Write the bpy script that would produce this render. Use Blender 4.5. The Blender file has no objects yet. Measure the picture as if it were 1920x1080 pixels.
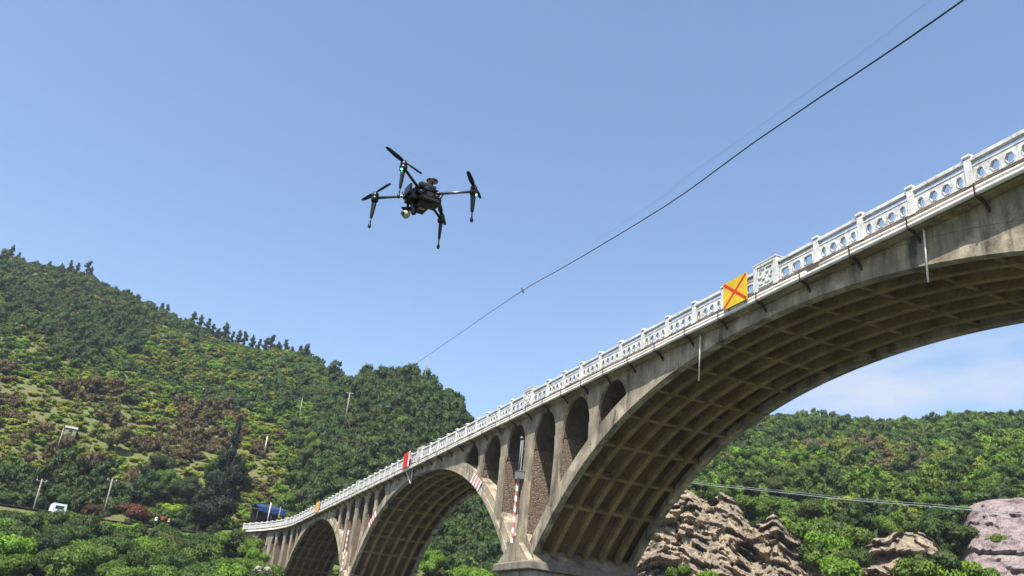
import bpy, math, random
import numpy as np
from mathutils import Vector, Matrix, noise as mn

random.seed(7); rng = np.random.default_rng(7)
SC = bpy.context.scene
COL = SC.collection

# ------------------------------------------------------------------ camera
# world: X to the right of the bridge axis, Y along the bridge away from us, Z up, metres; the lens is at the origin
F = 1516.4558
def _cam():
    z = np.array([1332.898-960, -(-2873.3405-540), -F]); z /= np.linalg.norm(z)
    vx = 239.0852; vy = 540-((1332.898-960)*(vx-960)+F*F)/(-2873.3405-540)
    y = np.array([vx-960, -(vy-540), -F]); y /= np.linalg.norm(y)
    return np.array([np.cross(y, z), y, z])
RC = _cam()
cam_d = bpy.data.cameras.new('camera'); cam = bpy.data.objects.new('camera', cam_d); COL.objects.link(cam)
cam.matrix_world = Matrix([list(RC[i])+[0] for i in range(3)]+[[0, 0, 0, 1]])
cam_d.sensor_width = 36; cam_d.lens = F*36/1920; cam_d.clip_start = .1; cam_d.clip_end = 6000
SC.camera = cam
def ray(px, py):
    w = np.array([px-960, 540-py, -F]); w /= np.linalg.norm(w); return RC@w
def azel(px, py):
    r = ray(px, py); return math.atan2(r[0], r[1]), r[2]/math.hypot(r[0], r[1])
def at(px, py, d):
    """world point d metres (horizontally) along the sight line of a pixel of the 1920x1080 photo"""
    r = ray(px, py); return r*d/math.hypot(r[0], r[1])

# ------------------------------------------------------------------ sun and sky
SUN = Vector((-.39, -.42, 1.0)).normalized()
sun_d = bpy.data.lights.new('sun', 'SUN'); sun_d.energy = 4.8; sun_d.angle = math.radians(.5); sun_d.color = (1, .95, .87)
sun = bpy.data.objects.new('sun', sun_d); COL.objects.link(sun)
sun.rotation_euler = SUN.to_track_quat('Z', 'Y').to_euler()
W = bpy.data.worlds.new('World'); SC.world = W; W.use_nodes = True
nt = W.node_tree; nt.nodes.clear()
def wn(t, **k):
    n = nt.nodes.new(t)
    for a, b in k.items(): setattr(n, a, b)
    return n
sky = wn('ShaderNodeTexSky', sky_type='NISHITA', sun_disc=False, sun_elevation=math.asin(SUN.z),
         sun_rotation=math.atan2(SUN.x, SUN.y), altitude=0, air_density=1.1, dust_density=1.6, ozone_density=2.9)
bg = wn('ShaderNodeBackground'); out = wn('ShaderNodeOutputWorld'); bg.inputs[1].default_value = .105
tc = wn('ShaderNodeTexCoord'); sep = wn('ShaderNodeSeparateXYZ'); nt.links.new(tc.outputs['Generated'], sep.inputs[0])
mp = wn('ShaderNodeMapping'); mp.inputs['Scale'].default_value = (2.2, 2.2, 7.5); mp.inputs['Location'].default_value = (1.7, .6, .9)
nt.links.new(tc.outputs['Generated'], mp.inputs[0])
nz = wn('ShaderNodeTexNoise'); nz.inputs['Scale'].default_value = 1.6; nz.inputs['Detail'].default_value = 7; nz.inputs['Roughness'].default_value = .58
nt.links.new(mp.outputs[0], nz.inputs[0])
r1 = wn('ShaderNodeMapRange'); r1.inputs[1].default_value = .42; r1.inputs[2].default_value = .62; nt.links.new(nz.outputs[0], r1.inputs[0])
r2 = wn('ShaderNodeMapRange', interpolation_type='SMOOTHSTEP'); r2.inputs[1].default_value = .30; r2.inputs[2].default_value = .43; r2.inputs[3].default_value = 1; r2.inputs[4].default_value = 0
nt.links.new(sep.outputs[2], r2.inputs[0])
mu = wn('ShaderNodeMath', operation='MULTIPLY'); nt.links.new(r1.outputs[0], mu.inputs[0]); nt.links.new(r2.outputs[0], mu.inputs[1])
r3 = wn('ShaderNodeMapRange', interpolation_type='SMOOTHSTEP'); r3.inputs[1].default_value = .40; r3.inputs[2].default_value = .72; r3.inputs[3].default_value = 0; r3.inputs[4].default_value = .9
nt.links.new(sep.outputs[0], r3.inputs[0])
mu2 = wn('ShaderNodeMath', operation='MULTIPLY'); nt.links.new(mu.outputs[0], mu2.inputs[0]); nt.links.new(r3.outputs[0], mu2.inputs[1])
mix = wn('ShaderNodeMix', data_type='RGBA'); nt.links.new(mu2.outputs[0], mix.inputs[0]); nt.links.new(sky.outputs[0], mix.inputs[6])
mix.inputs[7].default_value = (3.1, 3.4, 4.0, 1)
nt.links.new(mix.outputs[2], bg.inputs[0]); nt.links.new(bg.outputs[0], out.inputs[0])
SC.view_settings.view_transform = 'Standard'; SC.view_settings.look = 'None'; SC.view_settings.exposure = 1.2
SC.view_settings.gamma = 1; SC.view_settings.use_curve_mapping = False
SC.cycles.max_bounces = 8; SC.cycles.volume_bounces = 0; SC.cycles.transparent_max_bounces = 8

# ------------------------------------------------------------------ materials
def mat_new(name):
    m = bpy.data.materials.new(name); m.use_nodes = True
    t = m.node_tree; b = t.nodes['Principled BSDF']; b.inputs['Roughness'].default_value = .85
    b.inputs['Specular IOR Level'].default_value = .25
    return m, t, b
def N(t, typ, **k):
    n = t.nodes.new(typ)
    for a, b in k.items(): setattr(n, a, b)
    return n
def noise_node(t, scale, detail=5, rough=.55, stretch=(1, 1, 1), loc=(0, 0, 0), coord='pos'):
    g = N(t, 'ShaderNodeNewGeometry') if coord == 'pos' else N(t, 'ShaderNodeTexCoord')
    m = N(t, 'ShaderNodeMapping'); m.inputs['Scale'].default_value = stretch; m.inputs['Location'].default_value = loc
    t.links.new(g.outputs['Position' if coord == 'pos' else 'Object'], m.inputs[0])
    n = N(t, 'ShaderNodeTexNoise'); n.inputs['Scale'].default_value = scale; n.inputs['Detail'].default_value = detail; n.inputs['Roughness'].default_value = rough
    t.links.new(m.outputs[0], n.inputs[0]); return n.outputs[0]
def ramp(t, src, stops):
    r = N(t, 'ShaderNodeValToRGB'); e = r.color_ramp.elements
    while len(e) < len(stops): e.new(.5)
    for x, (p, c) in zip(e, stops):
        x.position = p; x.color = (*c, 1) if len(c) == 3 else c
    t.links.new(src, r.inputs[0]); return r.outputs[0]
def maprange(t, src, a, b, c=0., d=1.):
    r = N(t, 'ShaderNodeMapRange'); 
    for i, v in zip((1, 2, 3, 4), (a, b, c, d)): r.inputs[i].default_value = v
    t.links.new(src, r.inputs[0]); return r.outputs[0]
def mixc(t, f, a, b, mode='MIX'):
    m = N(t, 'ShaderNodeMix', data_type='RGBA', blend_type=mode)
    for i, v in ((0, f), (6, a), (7, b)):
        if hasattr(v, 'links') or hasattr(v, 'is_linked'): t.links.new(v, m.inputs[i])
        elif i == 0: m.inputs[0].default_value = v
        else: m.inputs[i].default_value = (*v, 1)
    return m.outputs[2]
def bump(t, b, h, strength=.4, dist=.05):
    n = N(t, 'ShaderNodeBump'); n.inputs['Strength'].default_value = strength; n.inputs['Distance'].default_value = dist
    t.links.new(h, n.inputs['Height']); t.links.new(n.outputs[0], b.inputs['Normal'])
def concrete(name, light, dark, stain, stain_amt=.75, streak=(1.5, 1.5, .3), lo=.5, hi=.66):
    m, t, b = mat_new(name)
    base = mixc(t, maprange(t, noise_node(t, .55, 6), .38, .62), light, dark)
    fine = noise_node(t, 9, 6, .7)
    base = mixc(t, maprange(t, fine, .35, .7, 0, .38), base, tuple(.55*x for x in dark))
    s = noise_node(t, .8, 6, .6, streak); big = maprange(t, noise_node(t, .28, 4, .6, (1, 1, 1), (4, 7, 1)), .38, .6, .15, 1)
    st = N(t, 'ShaderNodeMath', operation='MULTIPLY'); t.links.new(maprange(t, s, lo, hi), st.inputs[0]); t.links.new(big, st.inputs[1])
    s2 = N(t, 'ShaderNodeMath', operation='MULTIPLY'); t.links.new(st.outputs[0], s2.inputs[0]); s2.inputs[1].default_value = stain_amt; st = s2
    base = mixc(t, st.outputs[0], base, stain)
    f2 = noise_node(t, 1.6, 5, .65, (2.6, 2.6, .13), (3, 1, 8)); base = mixc(t, maprange(t, f2, .52, .68, 0, .55), base, tuple(.35*x for x in dark))
    f3 = noise_node(t, .7, 5, .6, (1, 1, 1), (11, 5, 2)); base = mixc(t, maprange(t, f3, .56, .68, 0, .55), base, tuple(min(.7, 1.35*x) for x in light))
    t.links.new(base, b.inputs['Base Color']); bump(t, b, fine, .6, .05); return m
M = {}
M['concrete'] = concrete('weathered_concrete', (.43, .375, .275), (.24, .205, .15), (.055, .05, .042), .95, lo=.44, hi=.62)
M['column'] = concrete('column_concrete', (.38, .32, .235), (.22, .185, .135), (.07, .06, .05), .9, lo=.44, hi=.62)
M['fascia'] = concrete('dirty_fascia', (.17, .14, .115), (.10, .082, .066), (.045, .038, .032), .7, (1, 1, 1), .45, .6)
M['under'] = concrete('eave_concrete', (.36, .31, .2), (.20, .15, .10), (.52, .47, .33), .7, (1, 1, 1), .56, .64)
M['cap'] = concrete('cap_concrete', (.25, .22, .19), (.16, .14, .12), (.06, .055, .05), .6)
# soffit: brown, damp stained concrete with ochre patches
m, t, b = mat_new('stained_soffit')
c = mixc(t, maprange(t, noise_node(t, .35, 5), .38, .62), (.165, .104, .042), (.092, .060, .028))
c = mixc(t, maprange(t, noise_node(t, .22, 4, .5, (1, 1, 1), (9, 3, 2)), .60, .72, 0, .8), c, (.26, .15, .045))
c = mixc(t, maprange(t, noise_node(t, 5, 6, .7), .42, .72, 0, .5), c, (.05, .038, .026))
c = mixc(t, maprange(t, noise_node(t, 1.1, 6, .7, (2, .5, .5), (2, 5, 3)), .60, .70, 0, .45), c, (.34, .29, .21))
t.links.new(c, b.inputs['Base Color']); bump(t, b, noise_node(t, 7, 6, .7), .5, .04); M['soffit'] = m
m, t, b = mat_new('soffit_rib_concrete')
c = mixc(t, maprange(t, noise_node(t, .5, 5), .38, .62), (.29, .20, .094), (.18, .126, .062))
c = mixc(t, maprange(t, noise_node(t, 6, 6, .7), .45, .72, 0, .6), c, (.07, .052, .034))
c = mixc(t, maprange(t, noise_node(t, .6, 5, .65, (1, 1, 1), (8, 2, 6)), .52, .66, 0, .7), c, (.10, .07, .04))
t.links.new(c, b.inputs['Base Color']); bump(t, b, noise_node(t, 7, 6, .7), .5, .04); M['rib'] = m
m, t, b = mat_new('white_painted_railing')
c = mixc(t, maprange(t, noise_node(t, 1.6, 7, .72), .42, .66, 0, .8), (.60, .605, .595), (.36, .355, .335))
c = mixc(t, maprange(t, noise_node(t, 5.5, 6, .78), .53, .65, 0, .75), c, (.14, .13, .115))
c = mixc(t, maprange(t, noise_node(t, 2.4, 5, .6, (2.5, 2.5, .3)), .55, .68, 0, .5), c, (.2, .19, .17))
t.links.new(c, b.inputs['Base Color']); bump(t, b, noise_node(t, 14, 6, .7), .5, .02); M['white'] = m
# rubble masonry of the cross walls
m, t, b = mat_new('rubble_masonry')
g = N(t, 'ShaderNodeNewGeometry'); mpn = N(t, 'ShaderNodeMapping'); mpn.inputs['Scale'].default_value = (1, 1, 1.5); t.links.new(g.outputs['Position'], mpn.inputs[0])
v = N(t, 'ShaderNodeTexVoronoi', feature='F1'); v.inputs['Scale'].default_value = 3.4; t.links.new(mpn.outputs[0], v.inputs[0])
ve = N(t, 'ShaderNodeTexVoronoi', feature='DISTANCE_TO_EDGE'); ve.inputs['Scale'].default_value = 3.4; t.links.new(mpn.outputs[0], ve.inputs[0])
sx = N(t, 'ShaderNodeSeparateColor'); t.links.new(v.outputs['Color'], sx.inputs[0])
c = ramp(t, sx.outputs[0], [(0, (.14, .10, .07)), (.4, (.18, .13, .09)), (.7, (.155, .115, .085)), (1, (.21, .16, .115))])
c = mixc(t, maprange(t, noise_node(t, 5, 6, .7), .45, .7, 0, .6), c, (.11, .085, .07))
c = mixc(t, maprange(t, ve.outputs['Distance'], 0, .06, .45, 0), c, (.11, .095, .08))
t.links.new(c, b.inputs['Base Color']); bump(t, b, maprange(t, ve.outputs['Distance'], 0, .12), .9, .06); M['masonry'] = m
m, t, b = mat_new('shade_toned_vault_concrete'); t.links.new(mixc(t, maprange(t, noise_node(t, 1.2, 6, .7), .4, .65), (.10, .078, .06), (.045, .036, .03)), b.inputs['Base Color']); M['vault'] = m  # vault interior: shade of the spandrel openings painted into a darkened concrete colour
def stone(name, a, bb, cc):
    m, t, b = mat_new(name)
    oi = N(t, 'ShaderNodeObjectInfo')
    c = ramp(t, oi.outputs['Random'], [(0, a), (.5, bb), (1, cc)])
    c = mixc(t, maprange(t, noise_node(t, 2.5, 7, .7), .42, .68, 0, .8), c, tuple(.4*x for x in a))
    t.links.new(c, b.inputs['Base Color']); bump(t, b, noise_node(t, 5, 7, .75), .8, .06); return m
M['stone'] = stone('pier_stone', (.22, .185, .16), (.32, .27, .23), (.26, .22, .20))
def plain(name, col, rough=.6, metal=0, var=0, spec=.3):
    m, t, b = mat_new(name); b.inputs['Roughness'].default_value = rough; b.inputs['Metallic'].default_value = metal
    b.inputs['Specular IOR Level'].default_value = spec
    if var: t.links.new(mixc(t, maprange(t, noise_node(t, var, 6, .7), .42, .7, 0, .6), col, tuple(.45*x for x in col)), b.inputs['Base Color'])
    else: b.inputs['Base Color'].default_value = (*col, 1)
    return m
M['pipe'] = plain('pale_pipe', (.78, .74, .68), .45, 0, 1.1)
M['darkmetal'] = plain('rusty_bracket', (.045, .03, .024), .8, 0, 8)
M['greymetal'] = plain('grey_metal', (.16, .17, .175), .5, 0, 6)
M['greypole'] = plain('concrete_pole', (.24, .225, .20), .8, 0, 3)
M['asphalt'] = plain('asphalt', (.055, .053, .05), .9, 0, 3)
M['red'] = plain('red_paint', (.55, .03, .035), .5, 0, 3)
M['signred'] = plain('sign_red', (.52, .035, .012), .5, 0, 5)
M['signyellow'] = plain('sign_yellow', (.60, .41, .02), .6, 0, .9)
M['signorange'] = plain('faded_orange', (.66, .36, .14), .6, 0, 2)
M['pink'] = plain('faded_red_paint', (.50, .16, .15), .6, 0, 2.5)
M['whitepaint'] = plain('white_paint', (.74, .72, .68), .6, 0, 2.5)
M['cable'] = plain('cable_sheath', (.035, .035, .045), .6)
M['palecable'] = plain('pale_wire', (.25, .28, .29), .6)
M['blue'] = plain('blue_tarp', (.012, .03, .11), .6, 0, 1)
M['vanwhite'] = plain('van_white', (.66, .70, .72), .4, 0, .7)
M['glass'] = plain('dark_glass', (.02, .025, .03), .12, 0, 0, .5)
M['tile'] = plain('tan_plaster', (.50, .30, .20), .8, 0, 1)
M['cloth_red'] = plain('bright_red', (.45, .04, .035), .6)
M['cloth_pink'] = plain('salmon', (.5, .2, .14), .6)
M['dblack'] = plain('carbon_black', (.004, .004, .005), .38, 0, 0, .5)
M['dgrey'] = plain('dark_grey_plastic', (.012, .012, .014), .45, 0, 0, .4)
M['dsilver'] = plain('carbon_tube', (.12, .12, .135), .3, .8)
M['dwhite'] = plain('gimbal_white', (.38, .36, .29), .5)
M['dlabel'] = plain('battery_label', (.42, .25, .18), .5)
m, t, b = mat_new('green_lamp'); b.inputs['Base Color'].default_value = (.02, .3, .1, 1)
b.inputs['Emission Color'].default_value = (.08, 1, .38, 1); b.inputs['Emission Strength'].default_value = 5; M['led'] = m
m, t, b = mat_new('bark')
t.links.new(mixc(t, maprange(t, noise_node(t, 3, 6, .7), .4, .65), (.20, .17, .13), (.08, .065, .05)), b.inputs['Base Color']); M['bark'] = m
# leaves: each plant carries its own colour (object colour, or the instance attribute of the scrub cover)
def leaf_mat(name, inst):
    m, t, b = mat_new(name); b.inputs['Roughness'].default_value = .62; b.inputs['Specular IOR Level'].default_value = .18
    if inst:
        a = N(t, 'ShaderNodeAttribute', attribute_type='INSTANCER', attribute_name='tint'); src = a.outputs['Color']
    else:
        a = N(t, 'ShaderNodeObjectInfo'); src = a.outputs['Color']
    n1 = noise_node(t, .9, 3, .6); n2 = noise_node(t, 4.5, 2, .6)
    c = mixc(t, maprange(t, n1, .35, .65, 0, .75), src, (1.35, 1.3, .9), 'MULTIPLY')
    c = mixc(t, maprange(t, n2, .4, .62, 0, .7), c, (.68, .72, .7), 'MULTIPLY')
    t.links.new(c, b.inputs['Base Color'])
    tr = N(t, 'ShaderNodeBsdfTranslucent'); t.links.new(mixc(t, 1.0, c, (1.1, 1.25, .5), 'MULTIPLY'), tr.inputs[0])
    ms = N(t, 'ShaderNodeMixShader'); ms.inputs[0].default_value = .34
    t.links.new(b.outputs[0], ms.inputs[1]); t.links.new(tr.outputs[0], ms.inputs[2])
    t.links.new(ms.outputs[0], t.nodes['Material Output'].inputs[0]); return m
M['leaf'] = leaf_mat('leaves', False); M['leafi'] = leaf_mat('scrub_leaves', True)
m, t, b = mat_new('hill_ground')
c = mixc(t, maprange(t, noise_node(t, .06, 6, .6), .4, .6), (.105, .125, .034), (.115, .095, .042))
c = mixc(t, maprange(t, noise_node(t, 1.2, 6, .7), .42, .68), c, (.06, .08, .024))
t.links.new(c, b.inputs['Base Color']); bump(t, b, noise_node(t, 1.5, 6, .7), .8, .5); M['ground'] = m
def rockmat(name, cols, sc=.22, dark=(.05, .045, .05)):
    m, t, b = mat_new(name)
    n = noise_node(t, sc, 7, .62, (1, 1, .7))
    c = ramp(t, n, list(zip((.34, .44, .5, .57, .68), cols)))
    vv = N(t, 'ShaderNodeTexVoronoi', feature='DISTANCE_TO_EDGE'); vv.inputs['Scale'].default_value = .38
    g = N(t, 'ShaderNodeNewGeometry'); mm = N(t, 'ShaderNodeMapping'); mm.inputs['Scale'].default_value = (1, 1, .55); mm.inputs['Rotation'].default_value = (.4, .5, .3)
    ad = N(t, 'ShaderNodeVectorMath', operation='ADD'); nn = N(t, 'ShaderNodeTexNoise'); nn.inputs['Scale'].default_value = .5; nn.inputs['Detail'].default_value = 5
    t.links.new(g.outputs['Position'], mm.inputs[0]); t.links.new(mm.outputs[0], nn.inputs[0])
    sc_ = N(t, 'ShaderNodeVectorMath', operation='SCALE'); sc_.inputs['Scale'].default_value = 3.0; t.links.new(nn.outputs['Color'], sc_.inputs[0])
    t.links.new(mm.outputs[0], ad.inputs[0]); t.links.new(sc_.outputs[0], ad.inputs[1]); t.links.new(ad.outputs[0], vv.inputs[0])
    c = mixc(t, maprange(t, vv.outputs['Distance'], 0, .08, .5, 0), c, dark)
    f = noise_node(t, 1.6, 8, .72)
    c = mixc(t, maprange(t, f, .48, .68, 0, .6), c, tuple(.42*x for x in cols[1]))
    t.links.new(c, b.inputs['Base Color']); bump(t, b, f, 1.0, .7); return m
M['rock'] = rockmat('quarried_rock', [(.15, .125, .105), (.27, .215, .155), (.39, .31, .20), (.24, .195, .16), (.43, .335, .20)])
M['rockp'] = rockmat('purple_grey_rock', [(.17, .13, .14), (.26, .20, .20), (.31, .25, .24), (.22, .17, .17), (.35, .29, .26)], .12)
m, t, b = mat_new('river_water'); b.inputs['Base Color'].default_value = (.03, .045, .035, 1); b.inputs['Roughness'].default_value = .08
b.inputs['Specular IOR Level'].default_value = .5; bump(t, b, noise_node(t, 1.5, 4), .15, .1); M['water'] = m

# ------------------------------------------------------------------ mesh helpers
class MB:
    def __init__(s): s.v = []; s.f = []; s.mi = []
    def add(s, vs, fs, mi=0):
        o = len(s.v); s.v += [tuple(p) for p in vs]; s.f += [tuple(i+o for i in f) for f in fs]; s.mi += [mi]*len(fs)
    def box(s, x0, x1, y0, y1, z0, z1, fn=None, mi=0):
        vs = [(x, y, z) for x in (x0, x1) for y in (y0, y1) for z in (z0, z1)]
        if fn: vs = [fn(*p) for p in vs]
        s.add(vs, [(0, 1, 3, 2), (4, 6, 7, 5), (0, 4, 5, 1), (2, 3, 7, 6), (0, 2, 6, 4), (1, 5, 7, 3)], mi)
    def sweep(s, secs, closed=True, caps=True, mi=0):
        n = len(secs[0]); o = len(s.v)
        for q in secs: s.v += [tuple(p) for p in q]
        k = n if closed else n-1
        for i in range(len(secs)-1):
            for j in range(k):
                a, b2 = o+i*n+j, o+i*n+(j+1) % n
                s.f.append((a, b2, b2+n, a+n)); s.mi.append(mi)
        if caps and closed:
            s.f.append(tuple(o+j for j in range(n))[::-1]); s.f.append(tuple(o+(len(secs)-1)*n+j for j in range(n))); s.mi += [mi, mi]
    def tube(s, pts, r, n=8, mi=0):
        pts = [Vector(p) for p in pts]; secs = []
        for i, p in enumerate(pts):
            d = (pts[min(i+1, len(pts)-1)]-pts[max(i-1, 0)]).normalized()
            a = Vector((0, 0, 1)) if abs(d.z) < .9 else Vector((1, 0, 0))
            u = d.cross(a).normalized(); w = d.cross(u)
            rr = r[i] if hasattr(r, '__len__') else r
            secs.append([p+(u*math.cos(k*2*math.pi/n)+w*math.sin(k*2*math.pi/n))*rr for k in range(n)])
        s.sweep(secs, mi=mi)
    def lathe(s, c, axis, prof, n=16, mi=0):
        c = Vector(c); axis = Vector(axis).normalized(); a = Vector((0, 0, 1)) if abs(axis.z) < .9 else Vector((1, 0, 0))
        u = axis.cross(a).normalized(); w = axis.cross(u)
        s.sweep([[c+axis*h+(u*math.cos(k*2*math.pi/n)+w*math.sin(k*2*math.pi/n))*max(r, 1e-4) for k in range(n)] for r, h in prof], mi=mi)
    def build(s, name, mats, parent=None, smooth=False, loc=None):
        me = bpy.data.meshes.new(name); me.from_pydata(s.v, [], s.f)
        mats = mats if isinstance(mats, (list, tuple)) else [mats]
        for m_ in mats: me.materials.append(m_)
        if len(mats) > 1: me.polygons.foreach_set('material_index', s.mi)
        if smooth: me.polygons.foreach_set('use_smooth', [True]*len(me.polygons))
        me.update()
        bmx = __import__('bmesh').new(); bmx.from_mesh(me); __import__('bmesh').ops.recalc_face_normals(bmx, faces=bmx.faces); bmx.to_mesh(me); bmx.free()
        o = bpy.data.objects.new(name, me); COL.objects.link(o)
        if parent: o.parent = parent
        if loc is not None: o.location = loc
        return o
def tag(o, label=None, cat=None, group=None, kind=None):
    for k, v_ in (('label', label), ('category', cat), ('group', group), ('kind', kind)):
        if v_: o[k] = v_
    return o
def thing(name, label, cat, loc=(0, 0, 0), group=None):
    o = bpy.data.objects.new(name, None); o.empty_display_size = .1; COL.objects.link(o); o.location = loc
    return tag(o, label, cat, group)
def link_copy(o, parent=None):
    c = o.copy(); COL.objects.link(c); c.parent = parent
    for ch in o.children: link_copy(ch, c)
    return c

# ------------------------------------------------------------------ terrain
def D2(a): return math.radians(a)
LEFT = lambda rid, e, zs=16.0: [(0, -4), (118, -4), (128, -2), (170, 5), (189, 9.5), (196, zs), (206, zs), (214, zs+3), (rid, e*rid), (rid*1.15, e*rid*1.02), (rid*1.6, e*rid*.8), (1500, 60)]
KEYS = [
 (-180, [(0, -1.6), (60, -1.2), (200, 4), (600, 30), (1500, 80)]),
 (-90, [(0, -1.6), (60, -1.4), (150, 6), (500, 90), (700, 120), (1500, 80)]),
 (-60, LEFT(560, .30)), (-20, LEFT(560, .335)), (-13, LEFT(560, .333)), (-10.5, LEFT(550, .338)), (-7.8, LEFT(535, .342)), (-5.2, LEFT(515, .335)),
 (-2.4, LEFT(490, .322)), (0, LEFT(475, .312)), (2.3, LEFT(460, .308)), (5.5, LEFT(440, .302, 16.8)), (8.1, LEFT(415, .294, 17)), (9.6, LEFT(380, .285, 16)),
 (11.6, LEFT(335, .286, 14)), (13, LEFT(312, .284, 14)), (14.4, LEFT(300, .292, 14)), (15.6, LEFT(292, .287, 14)), (17, LEFT(290, .270, 14)), (18.4, LEFT(286, .262, 14)), (19.0, LEFT(284, .243, 14)), (19.8, LEFT(283, .222, 14)),
 (21.5, LEFT(283, .200, 14)), (25, LEFT(290, .18, 14)),
 (29, [(0, -4), (112, -4), (122, 0), (132, 10), (170, 22), (420, 72), (520, 80), (1500, 60)]),
 (33, [(0, -4), (112, -4), (122, 2), (138, 17), (170, 27), (430, 112), (500, 118), (1500, 60)]),
 (37, [(0, -4), (112, -4), (122, 2), (138, 19), (170, 28), (430, 120), (500, 122), (1500, 60)]),
 (44.5, [(0, -4), (112, -4), (124, 4), (138, 14), (170, 26), (430, 121), (500, 123), (1500, 60)]),
 (50, [(0, -4), (114, -4), (124, 2), (140, 17), (170, 27), (430, 118), (500, 124), (1500, 60)]),
 (54, [(0, -4), (120, -4), (132, 3), (160, 25), (185, 33), (430, 119), (500, 124), (1500, 60)]),
 (62, [(0, -4), (120, -4), (132, 3), (160, 27), (185, 35), (430, 118), (500, 124), (1500, 60)]),
 (90, [(0, -2.6), (100, -3), (150, 10), (430, 100), (500, 110), (1500, 60)]),
 (180, [(0, -1.6), (60, -1.2), (200, 4), (600, 30), (1500, 80)])]
KA = np.array([k[0] for k in KEYS], float)
RR = np.concatenate([np.linspace(0, 104, 14), np.arange(110, 222, 4), np.arange(222, 480, 6), np.arange(486, 900, 25), np.linspace(920, 1500, 8)])
KZ = np.array([np.interp(RR, *zip(*k[1])) for k in KEYS])
def hbase(az_deg, r):
    i = int(np.clip(np.searchsorted(KA, az_deg)-1, 0, len(KA)-2)); f = (az_deg-KA[i])/(KA[i+1]-KA[i])
    return (1-f)*np.interp(r, RR, KZ[i])+f*np.interp(r, RR, KZ[i+1])
def sm(x, a, b): x = min(1, max(0, (x-a)/(b-a))); return x*x*(3-2*x)
def H(x, y):
    r = math.hypot(x, y); az = math.degrees(math.atan2(x, y)); z = hbase(az, r)
    if -2.5 > z and r < 14: z = -2.1-(r/14)*1.9
    k = sm(r, 214, 260)
    if k > 0:
        z += k*(5.5*mn.noise(Vector((x/55, y/55, 0)))+2.6*mn.noise(Vector((x/21, y/21, 4))))
    return z
AZ = np.concatenate([np.arange(-180, -62, 6), np.arange(-60, -18, 2), np.arange(-18, 64, .5), np.arange(64, 90, 2), np.arange(90, 181, 6)])
verts = []; 
for a in AZ:
    ca, sa = math.cos(D2(a)), math.sin(D2(a))
    for r in RR: verts.append((r*sa, r*ca, H(r*sa, r*ca)))
nr = len(RR); faces = [(i*nr+j, i*nr+j+1, (i+1)*nr+j+1, (i+1)*nr+j) for i in range(len(AZ)-1) for j in range(nr-1)]
tb = MB(); tb.v = verts; tb.f = faces; tb.mi = [0]*len(faces)
terrain = tag(tb.build('terrain', M['ground'], smooth=True), kind='structure')
wb = MB(); wb.add([(-1400, -1400, -3), (1400, -1400, -3), (1400, 1400, -3), (-1400, 1400, -3)], [(0, 1, 2, 3)])
tag(wb.build('water', M['water']), kind='structure')

# ------------------------------------------------------------------ the bridge
XF, XB = 25.0, 33.4          # front and back faces
C1, HP = 28.73, 27.83        # first crown, half the distance between piers
CROWNS = [C1+2*HP*k for k in range(3)]; PIERS = [C1-HP]+[C1+HP*(2*k+1) for k in range(3)]
SB, CR = 158., 80.           # where the deck starts to bend, and its radius at the front face
ZS0, ZS1 = 16.68, 17.25      # slab bottom and top
def BW(x, s, z):
    if s <= SB: return (x, s, z)
    a = (s-SB)/CR; R_ = CR+(x-XF); return (XF-CR+R_*math.cos(a), SB+R_*math.sin(a), z)
def rot_at(s): return 0 if s <= SB else (s-SB)/CR
def za(x): q = x/25.; return 25*(.6384-.2494*q*q-.1291*q**4)
def dza(x): q = x/25.; return -(.4988*q+.5164*q**3)
def zext(x): return za(x)+1.15*math.sqrt(1+dza(x)**2)
XE = 26.3
bridge = thing('arch_bridge', 'long weathered concrete arch bridge with white balustrade, curving into the hillside at its far end', 'bridge', (XF, C1, 0))
def bpart(mb, name, mat, smooth=False, parent=None, label=None):
    o = mb.build(name, mat, smooth=smooth); o.parent = parent or bridge
    if (parent or bridge) is bridge: o.matrix_parent_inverse = Matrix.Translation(-bridge.location)
    if label: o['label'] = label
    return o
def arc_sweep(mb, yc, x0, x1, fa, fb, xs, clip=None):
    secs = []
    for x in xs:
        z = za(x); d = dza(x); q = math.sqrt(1+d*d); ny, nz_ = -d/q, 1/q
        lo = (x+ny*fa, z+nz_*fa); hi = (x+ny*fb, z+nz_*fb)
        if clip and hi[1] > clip: hi = (hi[0], clip)
        secs.append([(x0, yc+lo[0], lo[1]), (x1, yc+lo[0], lo[1]), (x1, yc+hi[0], hi[1]), (x0, yc+hi[0], hi[1])])
    mb.sweep(secs)
XS = np.linspace(-XE, XE, 57)
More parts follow.
